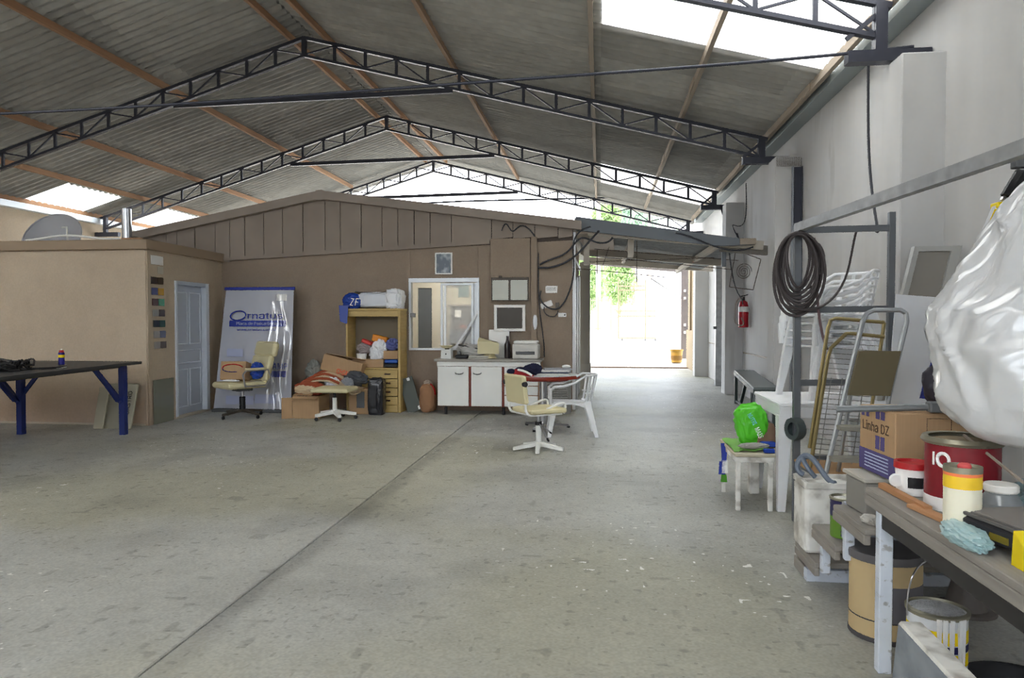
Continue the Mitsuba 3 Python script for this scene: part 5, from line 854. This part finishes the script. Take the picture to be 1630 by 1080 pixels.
pk(t, 'lid', lathe([(0, zb + .149), (.05, zb + .149), (.053, zb + .155), (.058, zb + .155), (.058, zb + .142)], 36, X0, Y0_, 0), mat('canrim')); pk(t, 'stopper', lathe([(0, zb + .161), (.016, zb + .16), (.021, zb + .155), (.021, zb + .149), (0, zb + .149)], 20, X0 + .005, Y0_, 0), mat('stopper', (206, 84, 84), .5))
t = thing('glass_jar', 'grey glass jar with a dusty white lid on the stand', 'jar'); X0, Y0_ = 1.425, 2.76; KK, KZ = 1.1, 1.75
pk(t, 'body', lathe([(0, zb), (.055, zb), (.062, zb + .012), (.062, zb + .05), (.045, zb + .068), (.045, zb + .075), (0, zb + .075)], 32, X0, Y0_, 0), mat('jarglass', (120, 124, 126), .1, spec=.8)); pk(t, 'lid', cyl(X0, Y0_, zb + .072, zb + .088, .05), DIRTY)
t = thing('tool_case', 'black and grey hard tool case near the yellow tray', 'case'); rr2 = lambda m: at(m, 1.34, 2.46, zb, rz=12)
part(t, 'body', rr2(box(-.10, .16, -.10, .16, .025, .085, .012)), DARKRUB); part(t, 'lid', rr2(box(-.07, .17, -.08, .17, .085, .10, .006)), mat('caselid', (120, 116, 112), .6)); 
for i in range(3): part(t, 'rib', rr2(box(-.10 + .02 * i, -.09 + .02 * i, -.10, .16, .085, .098, .003)), mat('caserib', (90, 88, 86), .5))
part(t, 'badge', rr2(box(-.103, -.0995, -.06, .02, .04, .062, .001)), mat('badge', (110, 98, 30), .5)); part(t, 'latch', rr2(box(-.08, -.05, -.115, -.098, .035, .075)), mat('latchpale', (170, 180, 180), .4))
solo('plastic_bag', blob(1.195, 2.52, zb + .03, .055, .13, .04, .25, 4, 95, flat=.75), mat('bagaqua', (150, 178, 180), .2, spec=.6), 'pale blue green plastic bag flattened under the tool case', 'bag')
solo('plastic_bag', blob(1.66, 2.86, zb + .075, .13, .12, .10, .3, 4, 96, flat=.75), mat('bagteal', (126, 150, 152), .25, spec=.6), 'blue green crumpled bag behind the glass jar', 'bag')
t = thing('yellow_tray', 'bright yellow plastic tray at the right picture edge', 'tray'); part(t, 'wall', hull([(x, y, z) for x, y, z in ((1.235, 2.33, zb), (1.245, 2.34, zb + .10), (1.42, 2.36, zb), (1.42, 2.37, zb + .10), (1.235, 2.20, zb), (1.235, 2.19, zb + .02), (1.42, 2.20, zb))]), YEL)
SW = mat('stickwood', (176, 128, 88), .7)
solo('wood_stick', bar((1.235, 3.34, zb + .012), (1.25, 2.92, zb + .014), .03, .022), SW, 'longer brown wooden stick lying along the stand edge', 'stick'); solo('wood_stick', bar((1.225, 3.0, zb + .008), (1.265, 2.72, zb + .008), .045, .014), mat('stickwood2', (186, 138, 98), .7), 'short flat brown wood piece nearest the yellow ribbed can', 'stick')
solo('thin_rod', tube([(1.42, 3.02, 1.05), (1.50, 2.55, .87), (1.56, 2.3, .765)], .006, 6), mat('rodgrey', (150, 140, 128), .5), 'thin grey rod slanting down across the cans', 'rod')
# things on the lower steps
t = thing('plastic_jug', 'dirty white ribbed plastic container on the lowest tread of the steps', 'container'); jx, jy = 1.315, 4.365
part(t, 'body', cat([rbox(jx - .16, jx + .16, jy - .13, jy + .13, 0.172, .56, .03)]), DIRTY)
for i in range(4): part(t, 'rib', rbox(jx + .0 + .04 * i, jx + .02 + .04 * i, jy - .139, jy - .125, .24, .50, .008), DIRTY)
part(t, 'rim', cat([bar((jx - .15, jy - .125, .565), (jx + .15, jy - .125, .565), .02, .03), bar((jx - .15, jy + .125, .565), (jx + .15, jy + .125, .565), .02, .03), bar((jx - .15, jy - .125, .565), (jx - .15, jy + .125, .565), .02, .03), bar((jx + .15, jy - .125, .565), (jx + .15, jy + .125, .565), .02, .03)]), DIRTY)
solo('metal_handle', cat([tube([(1.20, 4.43, .585), (1.17, 4.44, .66), (1.20, 4.42, .70), (1.27, 4.32, .63), (1.32, 4.24, .58)], .016, 8, 30), tube([(1.19, 4.43, .69), (1.22, 4.38, .62), (1.25, 4.38, .585)], .014, 8, 16)]), mat('bluegrey', (110, 120, 134), .4, .3), 'bent blue grey metal handle sticking out of the white container', 'handle')
t = thing('paint_can', 'navy and green paint can standing on the lower tread', 'can'); X0, Y0_ = 1.268, 3.93; z9 = .371; zb = .371; KK, KZ = 1.15, 1.12
pk(t, 'body', cyl(X0, Y0_, z9, z9 + .11, .058), mat('cangreen', (92, 130, 44), .35)); pk(t, 'body_band', cyl(X0, Y0_, z9 + .095, z9 + .175, .0585), mat('cannavy2', (38, 36, 76), .35)); pk(t, 'rim', lathe([(.05, z9 + .175), (.062, z9 + .175), (.064, z9 + .185), (.055, z9 + .188)], 28, X0, Y0_, 0), mat('canrim')); pk(t, 'lid', cyl(X0, Y0_, z9 + .17, z9 + .178, .05), DIRTY)
pk(t, 'badge', at(grid(lambda u, v: (.0595 * np.cos(-1.95 + .6 * u), .0595 * np.sin(-1.95 + .6 * u), .125 + .02 * v - .015 * u), 8, 3), X0, Y0_, z9), mat('badgeor', (226, 110, 50), .4)); pk(t, 'badge', at(tube([(.06 * math.cos(-2.1 + .18 * math.cos(a)), .06 * math.sin(-2.1 + .18 * math.cos(a)), .118 + .011 * math.sin(a)) for a in np.linspace(.7, 5.6, 14)], .003, 5), X0, Y0_, z9), WPRINT)
for z in (.06, .03, .015): pk(t, 'print_line', at(grid(lambda u, v: (.0592 * np.cos(-2.1 + .5 * u), .0592 * np.sin(-2.1 + .5 * u), z + .008 * v), 8, 2), X0, Y0_, z9), mat('cannavy2'))
t = thing('cement_block', 'grey cement block standing on the second tread', 'block'); part(t, 'block', at(box(-.03, .16, -.1, .12, 0, .16, .008), 1.27, 3.68, .571, rz=4), mat('blockgrey', (132, 130, 124), .9)); part(t, 'cap', at(box(-.04, .2, -.12, .14, .161, .18), 1.27, 3.68, .571, rz=4), mat('capgrey', (170, 166, 156), .8))
solo('rag', blob(1.235, 3.46, .585, .04, .07, .022, .3, 4, 97, flat=.6), DIRTY, 'small crumpled white rag on the second tread', 'rag')
# under the stand
t = thing('fibre_drum', 'big tan fibre drum with a dark grey lid under the stand', 'drum'); X0, Y0_ = 1.305, 3.60
X0, Y0_ = 1.36, 3.62
KR = mat('kraft', (186, 164, 124), .6)
t_ = t
part(t, 'body', cyl(X0, Y0_, .0, .36, .165, n=44), KR) if False else None
X0, Y0_ = 1.36, 3.62; zb = 0.0; KK, KZ = 1.17, 1.18
pk(t, 'body', cyl(X0, Y0_, .012, .335, .135, n=44), KR); pk(t, 'lid', lathe([(0, .352), (.125, .352), (.142, .347), (.146, .338), (.144, .315), (.136, .315)], 44, X0, Y0_, 0), mat('drumlid', (92, 90, 92), .5)); pk(t, 'base_ring', cyl(X0, Y0_, 0, .02, .138, n=44), mat('ringdark', (70, 68, 70), .5)); pk(t, 'label', at(grid(lambda u, v: (.1362 * np.cos(-2.0 + 1.5 * u), .1362 * np.sin(-2.0 + 1.5 * u), .09 + .14 * v), 16, 2, .001), X0, Y0_, 0), mat('labelgrey', (104, 102, 108), .6)); pk(t, 'hoop', lathe([(.1365, .085), (.1365, .09)], 44, X0, Y0_, 0), mat('ringdark'))
t = thing('paint_can', 'yellow and white paint can with white drips under the stand', 'can'); X0, Y0_ = 1.375, 3.12; KK, KZ = 1.1, 1.5
pk(t, 'body', cyl(X0, Y0_, .0, .21, .10, n=40), mat('canwhite2', (206, 208, 210), .35)); pk(t, 'colour_band', lathe([(.101, .14), (.101, .175)], 40, X0, Y0_, 0), YEL); pk(t, 'colour_band', lathe([(.101, .08), (.101, .115)], 40, X0, Y0_, 0), YEL); pk(t, 'colour_band', lathe([(.1012, .118), (.1012, .137)], 40, X0, Y0_, 0), mat('cannavy2')); pk(t, 'rim', lathe([(.092, .205), (.106, .205), (.108, .215), (.095, .218)], 40, X0, Y0_, 0), mat('canrim')); pk(t, 'lid', cyl(X0, Y0_, .20, .21, .092), GREYD)
for i, a in enumerate((-1.9, -1.72, -1.5, -1.2, -1.05)): pk(t, 'drip', tube([(X0 + .103 * math.cos(a), Y0_ + .103 * math.sin(a), .21), (X0 + .104 * math.cos(a), Y0_ + .104 * math.sin(a), .10 - .015 * (i % 3))], [.010, .006], 6), WPRINT)
pk(t, 'bail', tube([(X0 - .105, Y0_, .19), (X0 - .11, Y0_ - .02, .26), (X0 - .06, Y0_ + .02, .32), (X0 + .02, Y0_ + .03, .34)], .003, 5, 16), CHROME)
solo('traffic_cone', lathe([(0, .002), (.14, .002), (.14, .02), (.10, .022), (.03, .30), (0, .31)], 28, 1.88, 3.95, 0), mat('conegrey', (98, 92, 88), .6), 'dark conical hopper behind the yellow paint can', 'cone')
t = thing('stone_slab', 'thick grey stone slab with a pale chipped top edge standing on edge', 'slab'); 
MS = mat('stoneblue', fn=f_bluepaint, rough=.5) 
part(t, 'slab', hull([(x, y, z) for x, y, z in ((1.10, 2.88, 0), (1.18, 2.88, 0), (1.10, 2.80, .375), (1.18, 2.80, .375), (1.07, 1.7, 0), (1.15, 1.7, 0), (1.07, 1.7, .375), (1.15, 1.7, .375))]), mat('stone', fn=lambda p, n, uv: mix((0.12, 0.14, 0.17), (0.30, 0.33, 0.36), fbm(p.x * 9, p.y * 9, p.z * 9, 4)), rough=.5)); part(t, 'chipped_edge', hull([(x, y, z) for x, y, z in ((1.10, 2.80, .376), (1.18, 2.80, .376), (1.105, 2.79, .39), (1.175, 2.79, .39), (1.07, 1.7, .376), (1.15, 1.7, .376), (1.075, 1.7, .39), (1.145, 1.7, .39))]), DIRTY)
solo('round_tub', lathe([(0, .02), (.15, .02), (.19, .09), (.20, .10), (.205, .095), (.16, .002), (0, .002)], 36, 1.60, 2.95, 0), BLACK, 'black round tub on the floor under the stand', 'tub')
solo('leaf', grid(lambda u, v: (.47 + .05 * (u - .5) * np.sin(np.pi * v), 2.98 + .07 * v, .006 + .006 * np.sin(np.pi * v)), 5, 7, .001), mat('leafdry', (120, 116, 60), .7), 'upper of two small dry leaves lying on the floor', 'leaf'); solo('leaf', grid(lambda u, v: (.50 + .05 * (u - .5) * np.sin(np.pi * v), 2.83 + .05 * v, .006 + .006 * np.sin(np.pi * v)), 5, 7, .001), mat('leafdry2', (76, 82, 44), .7), 'lower, darker of two small dry leaves on the floor', 'leaf')
